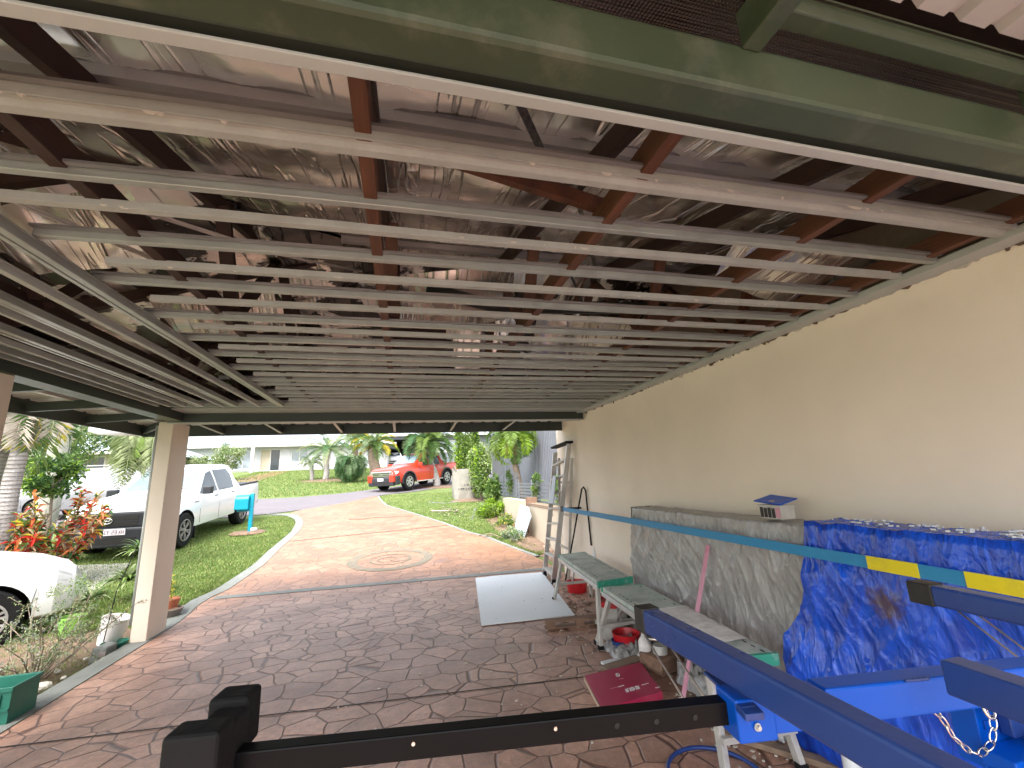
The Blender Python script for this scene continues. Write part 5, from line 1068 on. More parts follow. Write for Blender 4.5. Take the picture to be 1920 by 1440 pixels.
# ================================================================ houses
def house(label, name, X0, X1, Y0, Y1, z, H, wallm, roofm, openings, ridge=1.6, eave=.6, hip=3.5):
    t = thing(name, label, 'house', ((X0+X1)/2, Y0, z))
    mb = MB()       # wall with real openings: build front as panels around the openings
    ops = sorted(openings, key=lambda o: o[1]); x = X0
    for o in ops:
        _, a, b_, c, d = o[:5]; mb.box(x, a, Y0, Y0+.2, z-.8, z+H); mb.box(a, b_, Y0, Y0+.2, z-.8, z+c); mb.box(a, b_, Y0, Y0+.2, z+d, z+H); x = b_
    mb.box(x, X1, Y0, Y0+.2, z-.8, z+H); mb.box(X0, X0+.2, Y0+.2, Y1, z-.8, z+H); mb.box(X1-.2, X1, Y0+.2, Y1, z-.8, z+H); mb.box(X0+.2, X1-.2, Y1-.2, Y1, z-.8, z+H)
    mb.build('wall', M[wallm], t)
    for o in ops:
        kind, a, b_, c, d = o[:5]; gm = o[5] if len(o) > 5 else 'glass_pale'; fr = MB(); e = .06
        fr.box(a, a+e, Y0+.03, Y0+.12, z+c, z+d); fr.box(b_-e, b_, Y0+.03, Y0+.12, z+c, z+d); fr.box(a+e, b_-e, Y0+.03, Y0+.12, z+d-e, z+d); fr.box(a+e, b_-e, Y0+.03, Y0+.12, z+c, z+c+e); fr.box((a+b_)/2-.03, (a+b_)/2+.03, Y0+.03, Y0+.12, z+c+e, z+d-e)
        if kind == 'garage':
            mb = MB(); mb.box(a, b_, Y0+4, Y0+4.1, z, z+d); mb.box(a-.05, a-.001, Y0+.2, Y0+4, z, z+d); mb.box(b_+.001, b_+.05, Y0+.2, Y0+4, z, z+d); mb.box(a, b_, Y0+.2, Y0+4, z+d+.01, z+d+.05); mb.build('garage_interior', M['dark_hole'], t); continue
        f = fr.build('window' if kind == 'w' else 'door', M['white_pot'], t)
        mb = MB(); mb.box(a+e, (a+b_)/2-.03, Y0+.07, Y0+.08, z+c+e, z+d-e); mb.build('pane', M[gm], f); mb = MB(); mb.box((a+b_)/2+.03, b_-e, Y0+.07, Y0+.08, z+c+e, z+d-e); mb.build('pane', M['glass_dark' if kind == 'd' else gm], f)
        if kind == 'w': mb = MB(); mb.box(a-.1, b_+.1, Y0-.06, Y0-.002, z+c-.1, z+c-.03); mb.build('sill', M['white_pot'], f)
    mb = MB(); ym = (Y0+Y1)/2; zr = z+H+ridge; A = [(X0-eave, Y0-eave, z+H+.03), (X1+eave, Y0-eave, z+H+.03), (X1+eave, Y1+eave, z+H+.03), (X0-eave, Y1+eave, z+H+.03)]; r0, r1 = (X0+hip, ym, zr), (X1-hip, ym, zr)
    mb.add(A+[r0, r1], [(0, 1, 5, 4), (1, 2, 5), (2, 3, 4, 5), (3, 0, 4), (3, 2, 1, 0)]); rb = mb
    mb = rb
    n = int((X1-X0)/.4)
    for k in range(n):
        x = X0-eave+.2+k*(X1-X0+2*eave-.3)/n; fy = min(1, max(0, min(x-(X0-eave), (X1+eave)-x)/(hip+eave)))
        mb.beam((x, Y0-eave, z+H+.04), (x, Y0-eave+(ym-Y0+eave)*fy, z+H+.04+(ridge-.03)*fy), .03, .03)
    rf = mb.build('roof', M[roofm], t); mb = MB(); mb.box(X0-eave-.1, X1+eave+.1, Y0-eave-.12, Y0-eave-.005, z+H-.10, z+H+.06); mb.build('gutter', M['white_pot'], rf)
    return t
house('long white house with a pale metal roof across the road behind the lawn', 'white_house', -19, -1.5, 42, 52, 3.05, 2.2, 'white_wall', 'white_roof',
      [('w', -18.2, -16.4, .45, 1.7), ('w', -14.3, -12.7, .25, 1.85), ('d', -12.15, -10.55, .05, 1.95, 'cream_wall'), ('w', -9.7, -8.3, .75, 1.9)], ridge=2.2, eave=.7, hip=5)
house('grey house with an open dark garage at the top of the hill', 'grey_house', -3.2, 12, 48, 58, 4.0, 2.6, 'slat_grey', 'white_roof', [('garage', -2.6, .9, 0, 2.2), ('w', 3.5, 6.0, .8, 2.0)], ridge=2, eave=.6)
house('cream house with a pinkish white roof at the far left behind the palms', 'cream_house', -27, -14.6, 28, 38, 1.75, 2.1, 'cream_wall', 'white_roof', [('w', -17.2, -15.6, .85, 1.95, 'glass_dark')], ridge=2.6, eave=.7, hip=5)
mb = MB(); mb.box(7.0, 7.25, 47.2, 47.5, 4, 7.2); tag(mb.build('white_column', M['white_pot']), 'tall white column at the front of the grey house', 'column')
mb = MB(); mb.box(-12.6, -12.35, 41.0, 41.25, 3.0, 5.25); tag(mb.build('porch_post', M['white_pot']), 'white porch post left of the front door of the white house', 'porch post')

# ================================================================ fences and walls on the right
G0 = lambda y: lerp_tab(y, GT)
rw = thing('retaining_wall', 'low cream retaining wall running away from the end of the carport wall', 'garden wall', (3.06, 10, 0))
mb = MB(); mb.box(3.0, 3.16, 7.25, 10.7, -.1, .93); mb.build('wall', M['cream_wall'], rw); mb = MB(); mb.box(2.95, 3.16, 10.705, 13.2, .1, 1.03); mb.build('wall', M['cream_wall'], rw)
mb = MB(); mb.box(2.97, 3.22, 10.55, 10.75, .1, 1.12); mb.build('pier', M['pallet_wood'], rw); mb = MB(); mb.box(2.99, 3.2, 7.25, 10.54, .935, .99); mb.build('coping', M['timber_plank'], rw)
def slat_fence(label, y0, y1, zb, zt, x=3.3, n=5, posts=()):
    t = thing('slat_fence', label, 'fence', (x, y0, zb)); mb = MB(); h_ = (zt-zb)/n
    for k in range(n): mb.box(x, x+.03, y0, y1, zb+k*h_, zb+k*h_+h_*.55)
    mb.build('slats', M['slat_grey'], t)
    for y in posts: mb = MB(); mb.box(x-.03, x-.001, y-.03, y+.03, zb-.4, zt+.04); mb.build('post', M['slat_grey'], t)
slat_fence('grey slatted fence on the retaining wall, nearer section behind the ladder', 8.0, 12.6, .98, 1.50, 3.3, 6, (8.05, 9.6, 11.2, 12.55))
slat_fence('grey slatted fence on the retaining wall, farther section beside the hedge', 12.7, 16.8, 1.05, 1.75, 3.3, 6, (12.8, 14.6, 16.7))
fz = thing('tall_fence', 'tall ribbed grey metal fence screening the neighbour on the right', 'fence', (4.1, 12, 1))
sh = corrugate((4.1, 9.0, 1.0), (0, 4.2, 0), (0, 0, 3.4), 0, .05, .16); sh.build('ribbed_sheet', M['fence_grey'], fz)
mb = MB(); mb.box(4.1, 4.16, 13.25, 20.5, .9, 4.2); mb.build('flat_panel', M['fence_grey'], fz)
for y in (13.2, 15.4, 17.6): mb = MB(); mb.box(4.03, 4.09, y-.04, y+.04, .5, 4.2); mb.build('post', M['slat_grey'], fz)
mb = MB(); mb.prism([(2.72, 11.2, .19), (2.86, 10.85, .95), (2.88, 10.2, .92), (2.84, 9.85, .72), (2.68, 10.1, .14)], (.012, 0, 0)); tag(mb.build('leaning_board', M['sign_board']), 'white board with cut corners leaning against the retaining wall', 'board')
mb = MB(); mb.beam((2.60, 10.9, .3), (2.72, 8.9, .12), .05, .03); mb.beam((2.86, 9.7, .2), (2.9, 8.2, .1), .09, .02); tag(mb.build('loose_timber', M['cardboard']), 'loose timber strips lying at the foot of the white leaning board', 'timber')

bb = thing('bulk_bag', 'dirty off-white bulk bag standing on the lawn by the hedge', 'bulk bag', (2.45, 18.4, G0(18.2)))
mb = MB(); z0 = G0(18.2)-.02; n = 20; v = []; hh = 1.22
for j in range(9):
    f = j/8
    for k in range(n*4):
        a = k/(n*4)*4; sd_ = int(a); u = (a-sd_)*2-1; hw = .44+.035*math.sin(math.pi*f)+.015*fbm(k*.3, j*.5, 2)
        x, y = [(u*hw, -hw), (hw, u*hw), (-u*hw, hw), (-hw, -u*hw)][sd_]; cr2 = math.hypot(x, y); lim = .54; 
        if cr2 > lim: x *= lim/cr2; y *= lim/cr2
        v.append((2.45+x, 18.4+y, z0+hh*f+.02*fbm(k*.4, j)))
m4 = n*4; mb.add(v, [(j*m4+k, j*m4+(k+1) % m4, (j+1)*m4+(k+1) % m4, (j+1)*m4+k) for j in range(8) for k in range(m4)]+[tuple(8*m4+k for k in range(m4))]); mb.build('bag', M['bulk_bag'], bb, smooth=True, angle=60)
mb = MB()
for sx in (-1, 1):
    for sy in (-1, 1): x, y = 2.45+sx*.40, 18.4+sy*.40; mb.tube([(x-.05*sx, y, z0+hh-.1), (x+.02*sx, y, z0+hh+.12), (x+.04*sx, y-.05*sy, z0+hh+.02), (x-.02*sx, y-.1*sy, z0+hh-.1)], .02, 6)
mb.build('lifting_loop', M['bulk_bag'], bb, smooth=True)
mb = MB()
for k in range(6): mb.box(2.15+k*.10, 2.20+k*.10+.02*(k % 2), 17.905, 17.915, z0+.42, z0+.44+.01*(k % 3))
for k in range(2): mb.box(2.40+k*.12, 2.44+k*.12, 17.905, 17.915, z0+.58, z0+.61)
mb.build('faded_print', M['bumper_black'], bb)['kind'] = 'stuff'
mb = MB(); mb.tube([(2.9, 18.2, z0+1.15), (3.1, 18.0, z0+1.1), (3.3, 17.9, z0+.85), (3.4, 17.8, z0+.78)], [.05, .13, .11, .05], 10); tag(mb.build('sand_bag', M['bulk_bag'], smooth=True), 'slumped pale sack hanging beside the bulk bag', 'sack')

# mailbox
mbx = thing('mailbox', 'turquoise letterbox on a post in a ring of mulch on the lawn', 'mailbox', (-3.98, 13.28, G0(13.28)))
x, y, z = -3.98, 13.28, G0(13.28)
mb = MB(); mb.box(x-.01, x+.08, y-.045, y+.045, z, z+1.02); mb.build('post', M['turquoise'], mbx, bevel=.008)
mb = MB(); pr = [(-.14, 0), (.14, 0), (.14, .20)]+[(.14*math.cos(R_(a)), .20+.10*math.sin(R_(a))) for a in range(15, 180, 15)]+[(-.14, .20)]
mb.extr((x-.34, y, z+.62), (x-.012, y, z+.62), [(a*1.1, b_*1.25) for a, b_ in pr]); mb.build('box', M['turquoise'], mbx, bevel=.008)
mb = MB(); mb.box(x-.30, x-.012, y-.05, y+.05, z+.56, z+.655); mb.build('newspaper_holder', M['turquoise'], mbx, bevel=.01)
mb = MB(); mb.lathe((x, y, z+.03), [(0, .02), (.34, .03), (.42, .0), (.44, -.03)], 28); o = mb.build('mulch_ring', M['mulch'], smooth=True); struct(o)
mb = MB(); bmesh_pts = [(x+.16+.09*math.cos(a*1.05), y-.1+.07*math.sin(a*1.05), z+.06) for a in range(6)]; mb.prism(bmesh_pts, (0, 0, .08)); tag(mb.build('white_stone', M['white_pot'], bevel=.02), 'white stone at the foot of the turquoise letterbox', 'stone')

mb = MB(); mb.tube([(-12.1, 33, 2.1), (-12.05, 33, 7.5)], .05, 8); tag(mb.build('street_pole', M['white_pot'], smooth=True), 'thin pale pole standing among the small trees in front of the white house', 'pole')

# ================================================================ vegetation
def leafcard(mb, p, d, n_, L, W_, m=0, fold=.25, droop=0):
    p = Vector(p); d = Vector(d).normalized(); s_ = d.cross(Vector(n_))
    if s_.length < 1e-3: s_ = d.orthogonal()
    s_.normalize(); n2 = s_.cross(d); mid = p+d*L*.5; tip = p+d*L+Vector((0, 0, -droop*L))
    i = len(mb.v); mb.v += [tuple(p), tuple(mid+s_*W_*.5+n2*fold*W_), tuple(tip), tuple(mid-s_*W_*.5+n2*fold*W_)]; mb.f += [(i, i+1, i+2), (i, i+2, i+3)]; mb.m += [m, m]
def rnd(): return Vector((random.gauss(0, 1), random.gauss(0, 1), random.gauss(0, 1))).normalized()
def crown_mesh(c, R, n, L, W_, nm, clumps=14, up=.3, shell=.55, droop=.2, seed=None, cr=None):
    """leaf clumps scattered through an uneven ellipsoid; R=(rx,ry,rz)"""
    if seed is not None: random.seed(seed)
    mb = MB(); c = Vector(c); cl = []
    for _ in range(clumps):
        q = rnd()*(shell+(1-shell)*random.random()); cl.append((Vector((q.x*R[0], q.y*R[1], q.z*R[2])), (cr or .38)*random.uniform(.6, 1.25), random.randrange(nm)))
    for _ in range(n):
        o, s_, m0 = random.choice(cl); q = rnd()*random.random()**.4*s_
        p = c+o+Vector((q.x*R[0], q.y*R[1], q.z*R[2])); d = (q+rnd()*.6+Vector((0, 0, up)))
        leafcard(mb, p, d, rnd()+Vector((0, 0, 1)), L*random.uniform(.6, 1.3), W_*random.uniform(.7, 1.2), m0 if random.random() < .55 else random.randrange(nm), droop=droop*random.random())
    return mb
def limbs(mb, base, top, r, n=5, spread=.6, seed=0):
    base = Vector(base); top = Vector(top); m_ = base.lerp(top, .5)+Vector((random.uniform(-.05, .05), random.uniform(-.05, .05), 0)); mb.tube([base, m_, top], [r, r*.75, r*.45], 8)
    for _ in range(n):
        s_ = base.lerp(top, random.uniform(.35, .95)); d = rnd(); d.z = abs(d.z)+.4; d.normalize(); e = s_+d*spread*random.uniform(.6, 1.1); mb.tube([s_, s_.lerp(e, .5)+rnd()*.04*spread, e], [r*.4, r*.25, r*.1], 6)
def tree(name, label, base, hgt, R, n, L, W_, mats, clumps=16, tr=.08, cat='tree', group=None, seed=1, trunkm='trunk_brown', cr=None):
    random.seed(seed); t = thing(name, label, cat, base, group=group); b = Vector(base)
    mb = MB(); limbs(mb, b-Vector((0, 0, .1)), b+Vector((0, 0, hgt)), tr, 8, min(R)*.9); mb.build('trunk', M[trunkm], t, smooth=True)
    crown_mesh(b+Vector((0, 0, hgt)), R, n, L, W_, len(mats), clumps, cr=cr).build('crown', [M[k] for k in mats], t)
    return t
def frond(mb, p, az, el, L, nl, ll, lw, m=0, droop=1.0, vee=.3, rm=None, start=.12):
    p = Vector(p); h = Vector((math.cos(az), math.sin(az), 0)); pts = []; q = p.copy(); e = el; N = 10
    for k in range(N+1):
        pts.append(q.copy()); q = q+(h*math.cos(e)+Vector((0, 0, 1))*math.sin(e))*L/N; e -= droop*(.6+k*.14)/N*1.6
    mb.tube(pts, [max(.003, .012*(1-k/(N+1))*L**.5) for k in range(N+1)], 5, m=rm if rm is not None else m, cap=False)
    side = h.cross(Vector((0, 0, 1)))
    for k in range(nl):
        f = start+(1-start)*k/nl; i = min(N-1, int(f*N)); a = pts[i].lerp(pts[i+1], f*N-i); d = (pts[i+1]-pts[i]).normalized(); nrm = side.cross(d)
        for s_ in (-1, 1):
            ln = ll*math.sin(math.pi*min(1, .12+f*.9))**.6*random.uniform(.85, 1.1)
            leafcard(mb, a, side*s_*.85+d*.55+nrm*vee+rnd()*.10, nrm, ln, lw, m, fold=.1, droop=.35*random.random())
def palm(name, label, base, top, tr, nf, L, mats, seed=1, nl=34, ll=.4, lw=.035, droop=1.0, el=(.1, 1.3), trunkm='trunk_grey', cat='palm tree', group=None, dead=0, rings=0, deadm='dead_frond'):
    random.seed(seed); t = thing(name, label, cat, base, group=group); b = Vector(base); tp = Vector(top)
    mb = MB(); N = 14; P = [b.lerp(tp, k/N)+Vector((.04*math.sin(k*.5), 0, 0))*(tr/.15) for k in range(N+1)]; P[0] = b-Vector((0, 0, .1)); mb.tube(P, [tr*(1.15-.25*k/N)*(1+.05*(k % 2)) for k in range(N+1)], 14); tk = mb.build('trunk', M[trunkm], t, smooth=True)
    if rings:
        mb = MB()
        for k in range(rings): c_ = b.lerp(tp, (k+.5)/rings); mb.lathe((c_.x+.04*math.sin((k+.5)/rings*N*.5)*(tr/.15), c_.y, c_.z), [(tr*.95, -.006), (tr*1.17, 0), (tr*.95, .006)], 14)
        mb.build('leaf_scar', M['trunk_brown'], tk, smooth=True)
    mb = MB()
    for k in range(nf):
        az = k*2.39996+random.uniform(-.2, .2); f = (k+.5)/nf; frond(mb, tp, az, el[0]+(el[1]-el[0])*f, L*random.uniform(.85, 1.1), nl, ll, lw, k % len(mats), droop*random.uniform(.8, 1.2))
    mb.build('crown', [M[k] for k in mats], t)
    if dead:
        mb = MB()
        for k in range(dead): frond(mb, tp-Vector((0, 0, .05)), random.uniform(0, 6.28), -1.0, L*.55, 14, ll*.6, lw, 0, .5)
        mb.build('dead_fronds', M[deadm], t)
    return t
g = G0
# palms and trees across the road
palm('palm_tree', 'feathery palm leaning on the lawn in front of the red pickup', (1.75, 24.0, g(24)), (1.25, 24.0, 3.62), .16, 30, 1.9, ['lf_cycad', 'lf_cycad2', 'lf_mid', 'lf_light'], 3, 46, .50, .03, 1.15, (-.35, 1.3), 'trunk_grey')
palm('palm_tree', 'palm with a grey-brown skirted trunk beside the round bush, left of the garage', (-1.9, 30.5, g(30.5)), (-1.95, 30.5, 4.15), .32, 26, 1.9, ['lf_light', 'lf_yellow', 'lf_mid', 'lf_cycad2'], 4, 36, .45, .035, 1.0, (-.2, 1.2), 'trunk_brown', dead=6)
palm('cycad', 'spreading cycad with several trunks in front of the white house, left of the round bush', (-5.0, 31.0, g(31)), (-4.9, 31.0, 4.0), .16, 30, 2.2, ['lf_cycad', 'lf_cycad2', 'lf_pale'], 5, 34, .30, .03, .9, (-.3, 1.0), 'trunk_grey', 'cycad', dead=4)
palm('cycad', 'smaller grey cycad trunk standing at the left of the cycad clump', (-5.9, 31.4, g(31.4)), (-5.95, 31.4, 3.2), .12, 14, 1.1, ['lf_cycad2', 'lf_pale'], 6, 26, .26, .03, .9, (-.2, 1.0), 'trunk_grey', 'cycad')
palm('pale_palm', 'pale palm crown rising behind the round bush', (-3.4, 33.5, g(33.5)), (-3.4, 33.5, 4.9), .18, 22, 2.0, ['lf_pale', 'lf_cycad2', 'lf_light'], 7, 34, .4, .035, .9, (-.1, 1.2), 'trunk_brown', 'palm tree')
random.seed(8); t = thing('round_bush', 'dense round grass-like bush on the far lawn between the cycad and the palm', 'bush', (-3.15, 28.5, g(28.5)))
mb = MB(); c0 = Vector((-3.2, 28.5, g(28.5)+1.05))
for k in range(200): frond(mb, c0+rnd()*.12, random.uniform(0, 6.28), random.uniform(-.5, 1.45), random.uniform(1.15, 1.5), 10, .26, .05, k % 3, 1.7, start=.3)
mb.build('foliage', [M['lf_cycad'], M['lf_cycad2'], M['lf_dark']], t); mb = MB(); mb.tube([c0-Vector((0, 0, 1.0)), c0], .15, 8); mb.build('stem', M['trunk_brown'], t)
tree('small_tree', 'small airy tree with bright leaves in front of the white house, beside the pole', (-11.5, 33, g(33)), 1.7, (.95, .9, 1.1), 2600, .13, .07, ['lf_mid', 'lf_light', 'lf_pale'], 22, .06, seed=9, group='small garden trees before the white house')
tree('small_tree', 'thin pale green tree left of the pole, partly behind the cream post', (-13.6, 33.5, g(33.5)), 1.45, (.9, .8, .6), 1500, .12, .06, ['lf_mid', 'lf_pale'], 14, .05, seed=10, group='small garden trees before the white house')
tree('hedge_shrub', 'tall leafy green shrub between the bulk bag and the slatted fence', (3.0, 17.3, g(17.3)), 1.2, (.42, .6, 1.0), 4800, .13, .06, ['lf_mid', 'lf_light', 'lf_lime', 'lf_pale'], 30, .05, 'shrub', seed=12)
tree('hedge_shrub', 'yellow-green upright shrub behind the bulk bag, rising to the eaves', (2.75, 19.6, g(19.6)), 2.5, (.5, .6, 1.6), 6000, .15, .07, ['lf_lime', 'lf_light', 'lf_mid'], 28, .05, 'shrub', seed=13)
tree('hedge_shrub', 'broad-leaved plant against the flat grey fence panel', (3.1, 15.4, g(15.4)), .6, (.25, .3, .45), 900, .16, .06, ['lf_mid', 'lf_light'], 14, .03, 'shrub', seed=14)
palm('fence_palm', 'palm with orange-brown dead fronds overhanging the slatted fence', (3.45, 13.0, .9), (3.25, 13.0, 2.9), .09, 24, 1.1, ['lf_light', 'lf_lime', 'lf_mid'], 15, 30, .34, .035, 1.5, (-.6, 1.1), 'trunk_brown', dead=10, deadm='lf_cream')
tree('lime_shrub', 'bright lime-yellow shrub in the mulch at the foot of the retaining wall', (2.55, 13.3, g(13.3)), .22, (.38, .38, .24), 2200, .13, .045, ['lf_lime', 'lf_light'], 18, .02, 'shrub', seed=16)
tree('border_plant', 'small straggly plant by the leaning white board', (2.62, 11.6, g(11.6)), .15, (.2, .4, .16), 600, .08, .03, ['lf_yellow', 'lf_light', 'lf_mid'], 10, .01, 'plant', seed=17)
tree('border_plant', 'low grey-green plant at the edge of the drive near the loose timber', (2.45, 10.1, g(10.1)), .12, (.22, .5, .12), 900, .07, .025, ['lf_grey', 'lf_mid', 'lf_pale'], 12, .01, 'plant', seed=18)
# climbers growing over the slat fence
for i, (y, z) in enumerate(((8.9, 1.35), (10.6, 1.5), (13.4, 1.6), (15.6, 1.5))):
    tree('fence_creeper', ['wispy creeper on the slats closest to the ladder', 'green creeper hanging over the slats behind the leaning board', 'creeper sprouting through the first slats of the farther section', 'creeper at the hedge end of the slatted fence'][i], (3.22, y, z-.5), .45, (.08, .28, .3), 350, .09, .035, ['lf_mid', 'lf_light'], 8, .008, 'creeper', seed=30+i)
# left side
palm('palm_tree', 'pale ringed palm trunk with dead fronds near the left edge, behind the white car', (-6.03, 8.6, .1), (-5.90, 8.6, 3.0), .108, 7, .9, ['lf_yellow', 'lf_pale', 'dead_frond'], 19, 26, .3, .014, 2.0, (-.9, .6), 'trunk_grey', rings=46, dead=13)
palm('palm_tree', 'second ringed palm trunk standing half behind the pale one at the left edge', (-6.55, 9.0, .12), (-6.45, 9.0, 3.3), .17, 12, 1.8, ['lf_light', 'lf_mid'], 20, 30, .4, .03, 1.4, (-.6, .6), 'trunk_grey', rings=52)
palm('palm_tree', 'smooth thick grey palm trunk behind the pale trunk with hanging fronds', (-8.05, 12.5, .35), (-7.75, 12.5, 4.6), .19, 14, 2.0, ['lf_mid', 'lf_light'], 21, 30, .4, .03, 1.4, (-.4, .8), 'concrete')
random.seed(22); t = thing('weeping_palm', 'yellow-green weeping palm fronds hanging beside the cream post', 'palm tree', (-4.72, 9.6, .2))
mb = MB()
for k in range(110):
    az = random.uniform(0, 6.28); frond(mb, (-4.72+random.uniform(-.38, .30), 9.6+random.uniform(-.3, .3), 2.95), az, random.uniform(-1.35, -.9), random.uniform(.65, 1.2)*(1.1 if random.random() < .4 else .8), 22, .26, .022, k % 3, .5, vee=-.3)
mb.build('crown', [M['lf_pale'], M['lf_light'], M['lf_pale']], t); mb = MB(); mb.tube([(-4.28, 9.7, .2), (-4.3, 9.7, 1.7), (-4.6, 9.6, 3.05)], .04, 8); mb.build('trunk', M['trunk_brown'], t, smooth=True)
tree('green_shrub', 'leafy bright green shrub behind the croton on the left', (-7.1, 11.2, .3), 1.72, (.50, .42, .42), 2200, .11, .055, ['lf_mid', 'lf_light', 'lf_lime', 'lf_dark'], 26, .04, 'shrub', seed=23)
tree('green_shrub', 'darker fine-leaved tree rising behind the left palms beside the cream house', (-13.5, 22, 1.2), 3.0, (1.6, 1.4, 1.4), 5200, .16, .07, ['lf_mid', 'lf_dark', 'lf_light', 'lf_pale'], 26, .1, 'tree', seed=24)
for i, (x, y, n) in enumerate(((-5.95, 8.7, 640), (-5.62, 9.0, 640), (-6.3, 9.5, 380))):
    random.seed(25+i); t = thing('croton', ['croton bush with red and orange leaves beside the palm trunk', 'croton bush with red, orange and cream leaves in front of the white pickup', 'green and yellow croton behind the palm trunk'][i], 'shrub', (x, y, .1), group='crotons by the left palms')
    mb = MB(); hgt = (1.2, 1.4, 1.0)[i]
    for k in range(14):
        d = rnd(); d.z = abs(d.z)+1.1; d.y *= .7; d.normalize(); e = Vector((x, y, .1))+d*hgt*random.uniform(.7, 1.1)+Vector((0, 0, .1)); mb.tube([(x, y, .05), Vector((x, y, .1)).lerp(e, .5)+rnd()*.04, e], [.012, .009, .005], 6)
        for q in range(n//8):
            p = Vector((x, y, .1)).lerp(e, random.uniform(.25, 1.08)); dd = d*.5+rnd(); low = p.z < .65
            mi = random.choices(range(1, 7), weights=(1, 1, 3, 1, 5, 6) if low else [(5, 4, 2, 3, 3, 2), (4, 5, 2, 4, 2, 3), (1, 1, 4, 1, 5, 4)][i])[0]; leafcard(mb, p, dd, (0, 0, 1), random.uniform(.11, .2), .045, mi, droop=.2)
    mb.build('foliage', [M[k] for k in ('trunk_brown', 'lf_red', 'lf_orange', 'lf_yellow', 'lf_cream', 'lf_mid', 'lf_dark')], t)
def rosette(label, c, n, L, W_, mats, seed, cat='plant', name='bromeliad'):
    random.seed(seed); mb = MB()
    for k in range(n):
        az = random.uniform(0, 6.28); el = random.uniform(.25, 1.35); h_ = Vector((math.cos(az), math.sin(az), 0)); p = Vector(c); prev = None
        m_ = random.randrange(len(mats)); l = L*random.uniform(.7, 1.1); s_ = h_.cross(Vector((0, 0, 1))); e = el; N = 5; base = len(mb.v)
        for j in range(N+1):
            w2 = W_*.5*(1-(j/N)**2.2)+.002; mb.v += [tuple(p+s_*w2), tuple(p-s_*w2)]; p = p+(h_*math.cos(e)+Vector((0, 0, math.sin(e))))*l/N; e -= .28
        for j in range(N): mb.f.append((base+2*j, base+2*j+1, base+2*j+3, base+2*j+2)); mb.m.append(m_)
    return tag(mb.build(name, [M[k] for k in mats]), label, cat)
rosette('spiky green bromeliad at the front corner of the white pickup', (-4.55, 8.35, .06), 44, .42, .035, ['lf_mid', 'lf_pale', 'lf_dark'], 41)
rosette('low bromeliad with red heart beside the croton bushes', (-4.95, 8.2, .05), 34, .32, .035, ['lf_mid', 'lf_red', 'lf_yellow'], 42)
rosette('dark spiky bromeliad under the red croton near the palm trunk', (-5.35, 8.15, .05), 36, .36, .035, ['lf_dark', 'lf_mid'], 43)
rosette('broad-leaved pale plant in a clump behind the cream post', (-3.95, 8.0, .35), 60, .42, .05, ['lf_pale', 'lf_mid', 'lf_light'], 44, 'plant', 'leafy_plant')
rosette('upper tuft of the pale leafy clump behind the cream post', (-3.85, 8.05, .75), 50, .34, .045, ['lf_pale', 'lf_light', 'lf_mid'], 45, 'plant', 'leafy_plant')
# twiggy shrub in the bed
random.seed(46); t = thing('twiggy_shrub', 'thin twiggy shrub with tiny pale leaves in the soil bed at the left', 'shrub', (-3.25, 5.25, -.08)); mb = MB(); lf = MB(); b0 = Vector((-3.25, 5.3, -.06))
for k in range(26):
    d = rnd(); d.z = abs(d.z)*.9+.75; d.normalize(); l = random.uniform(.5, .95); p = b0+Vector((random.uniform(-.05, .05), random.uniform(-.05, .05), 0)); q = p+d*l*.5+rnd()*.04; e = q+(d+Vector((0, 0, -.15))+rnd()*.25).normalized()*l*.5
    mb.tube([p, q, e], [.008, .005, .0025], 5)
    for _ in range(5):
        s_ = q.lerp(e, random.random()); w_ = s_+(d*.4+rnd()).normalized()*random.uniform(.08, .22); mb.tube([s_, w_], [.003, .0015], 4)
        for _ in range(20): leafcard(lf, s_.lerp(w_, random.random())+rnd()*.015, rnd(), (0, 0, 1), random.uniform(.018, .034), .011, random.choices((0, 1, 2), (3, 3, 2))[0])
    for _ in range(14): leafcard(lf, p.lerp(q, random.uniform(.5, 1))+rnd()*.02, rnd(), (0, 0, 1), .028, .011, random.randrange(3))
mb.build('stems', M['trunk_brown'], t, smooth=True); lf.build('leaves', [M['lf_pale'], M['lf_mid'], M['lf_grey']], t)
def pot(name, label, x, y, z, r, h, m_, tilt=0, fill=True, cat='pot'):
    t = thing(name, label, cat, (x, y, z)); mb = MB(); mb.lathe((x, y, z), [(0, 0), (r*.72, 0), (r, h), (r*.92, h), (r*.68, .02), (0, .02)], 26); o = mb.build('tub', M[m_], t, smooth=True, angle=40)
    if fill: mb = MB(); mb.lathe((x, y, z+h*.85), [(0, .01), (r*.5, .015), (r*.93, 0)], 20); mb.build('potting_soil', M['soil'], t, smooth=True)
    if tilt: t.rotation_euler = (0, tilt, 0)
    return t
pot('plant_pot', 'lime green plant pot standing in the soil bed', -3.72, 6.55, .0, .125, .25, 'lime_pot')
tree('pot_plant', 'fine-leaved white-flecked plant growing in the lime green pot', (-3.72, 6.55, .22), .25, (.22, .2, .22), 700, .03, .014, ['lf_pale', 'lf_mid', 'lf_grey', 'lf_light'], 12, .006, 'plant', seed=47)
pot('white_bucket', 'tilted translucent white tub beside the foot of the cream post', -3.12, 6.12, .02, .135, .27, 'white_pot', .22, False, 'tub')
pot('plant_pot', 'terracotta pot half hidden behind the cream post', -3.03, 7.15, .0, .13, .22, 'terracotta')
tree('pot_plant', 'thin plant in the terracotta pot behind the cream post', (-3.03, 7.15, .2), .15, (.06, .06, .16), 60, .05, .02, ['lf_mid', 'lf_yellow'], 5, .004, 'plant', seed=48)
pot('plant_pot', 'shallow grey-brown bowl on the grass to the right of the cream post', -2.98, 7.05, .0, .17, .12, 'grey_pot')
pot('plant_pot', 'grey tub with a small green plant at the left edge of the photo', -3.72, 5.35, -.05, .15, .2, 'grey_pot')
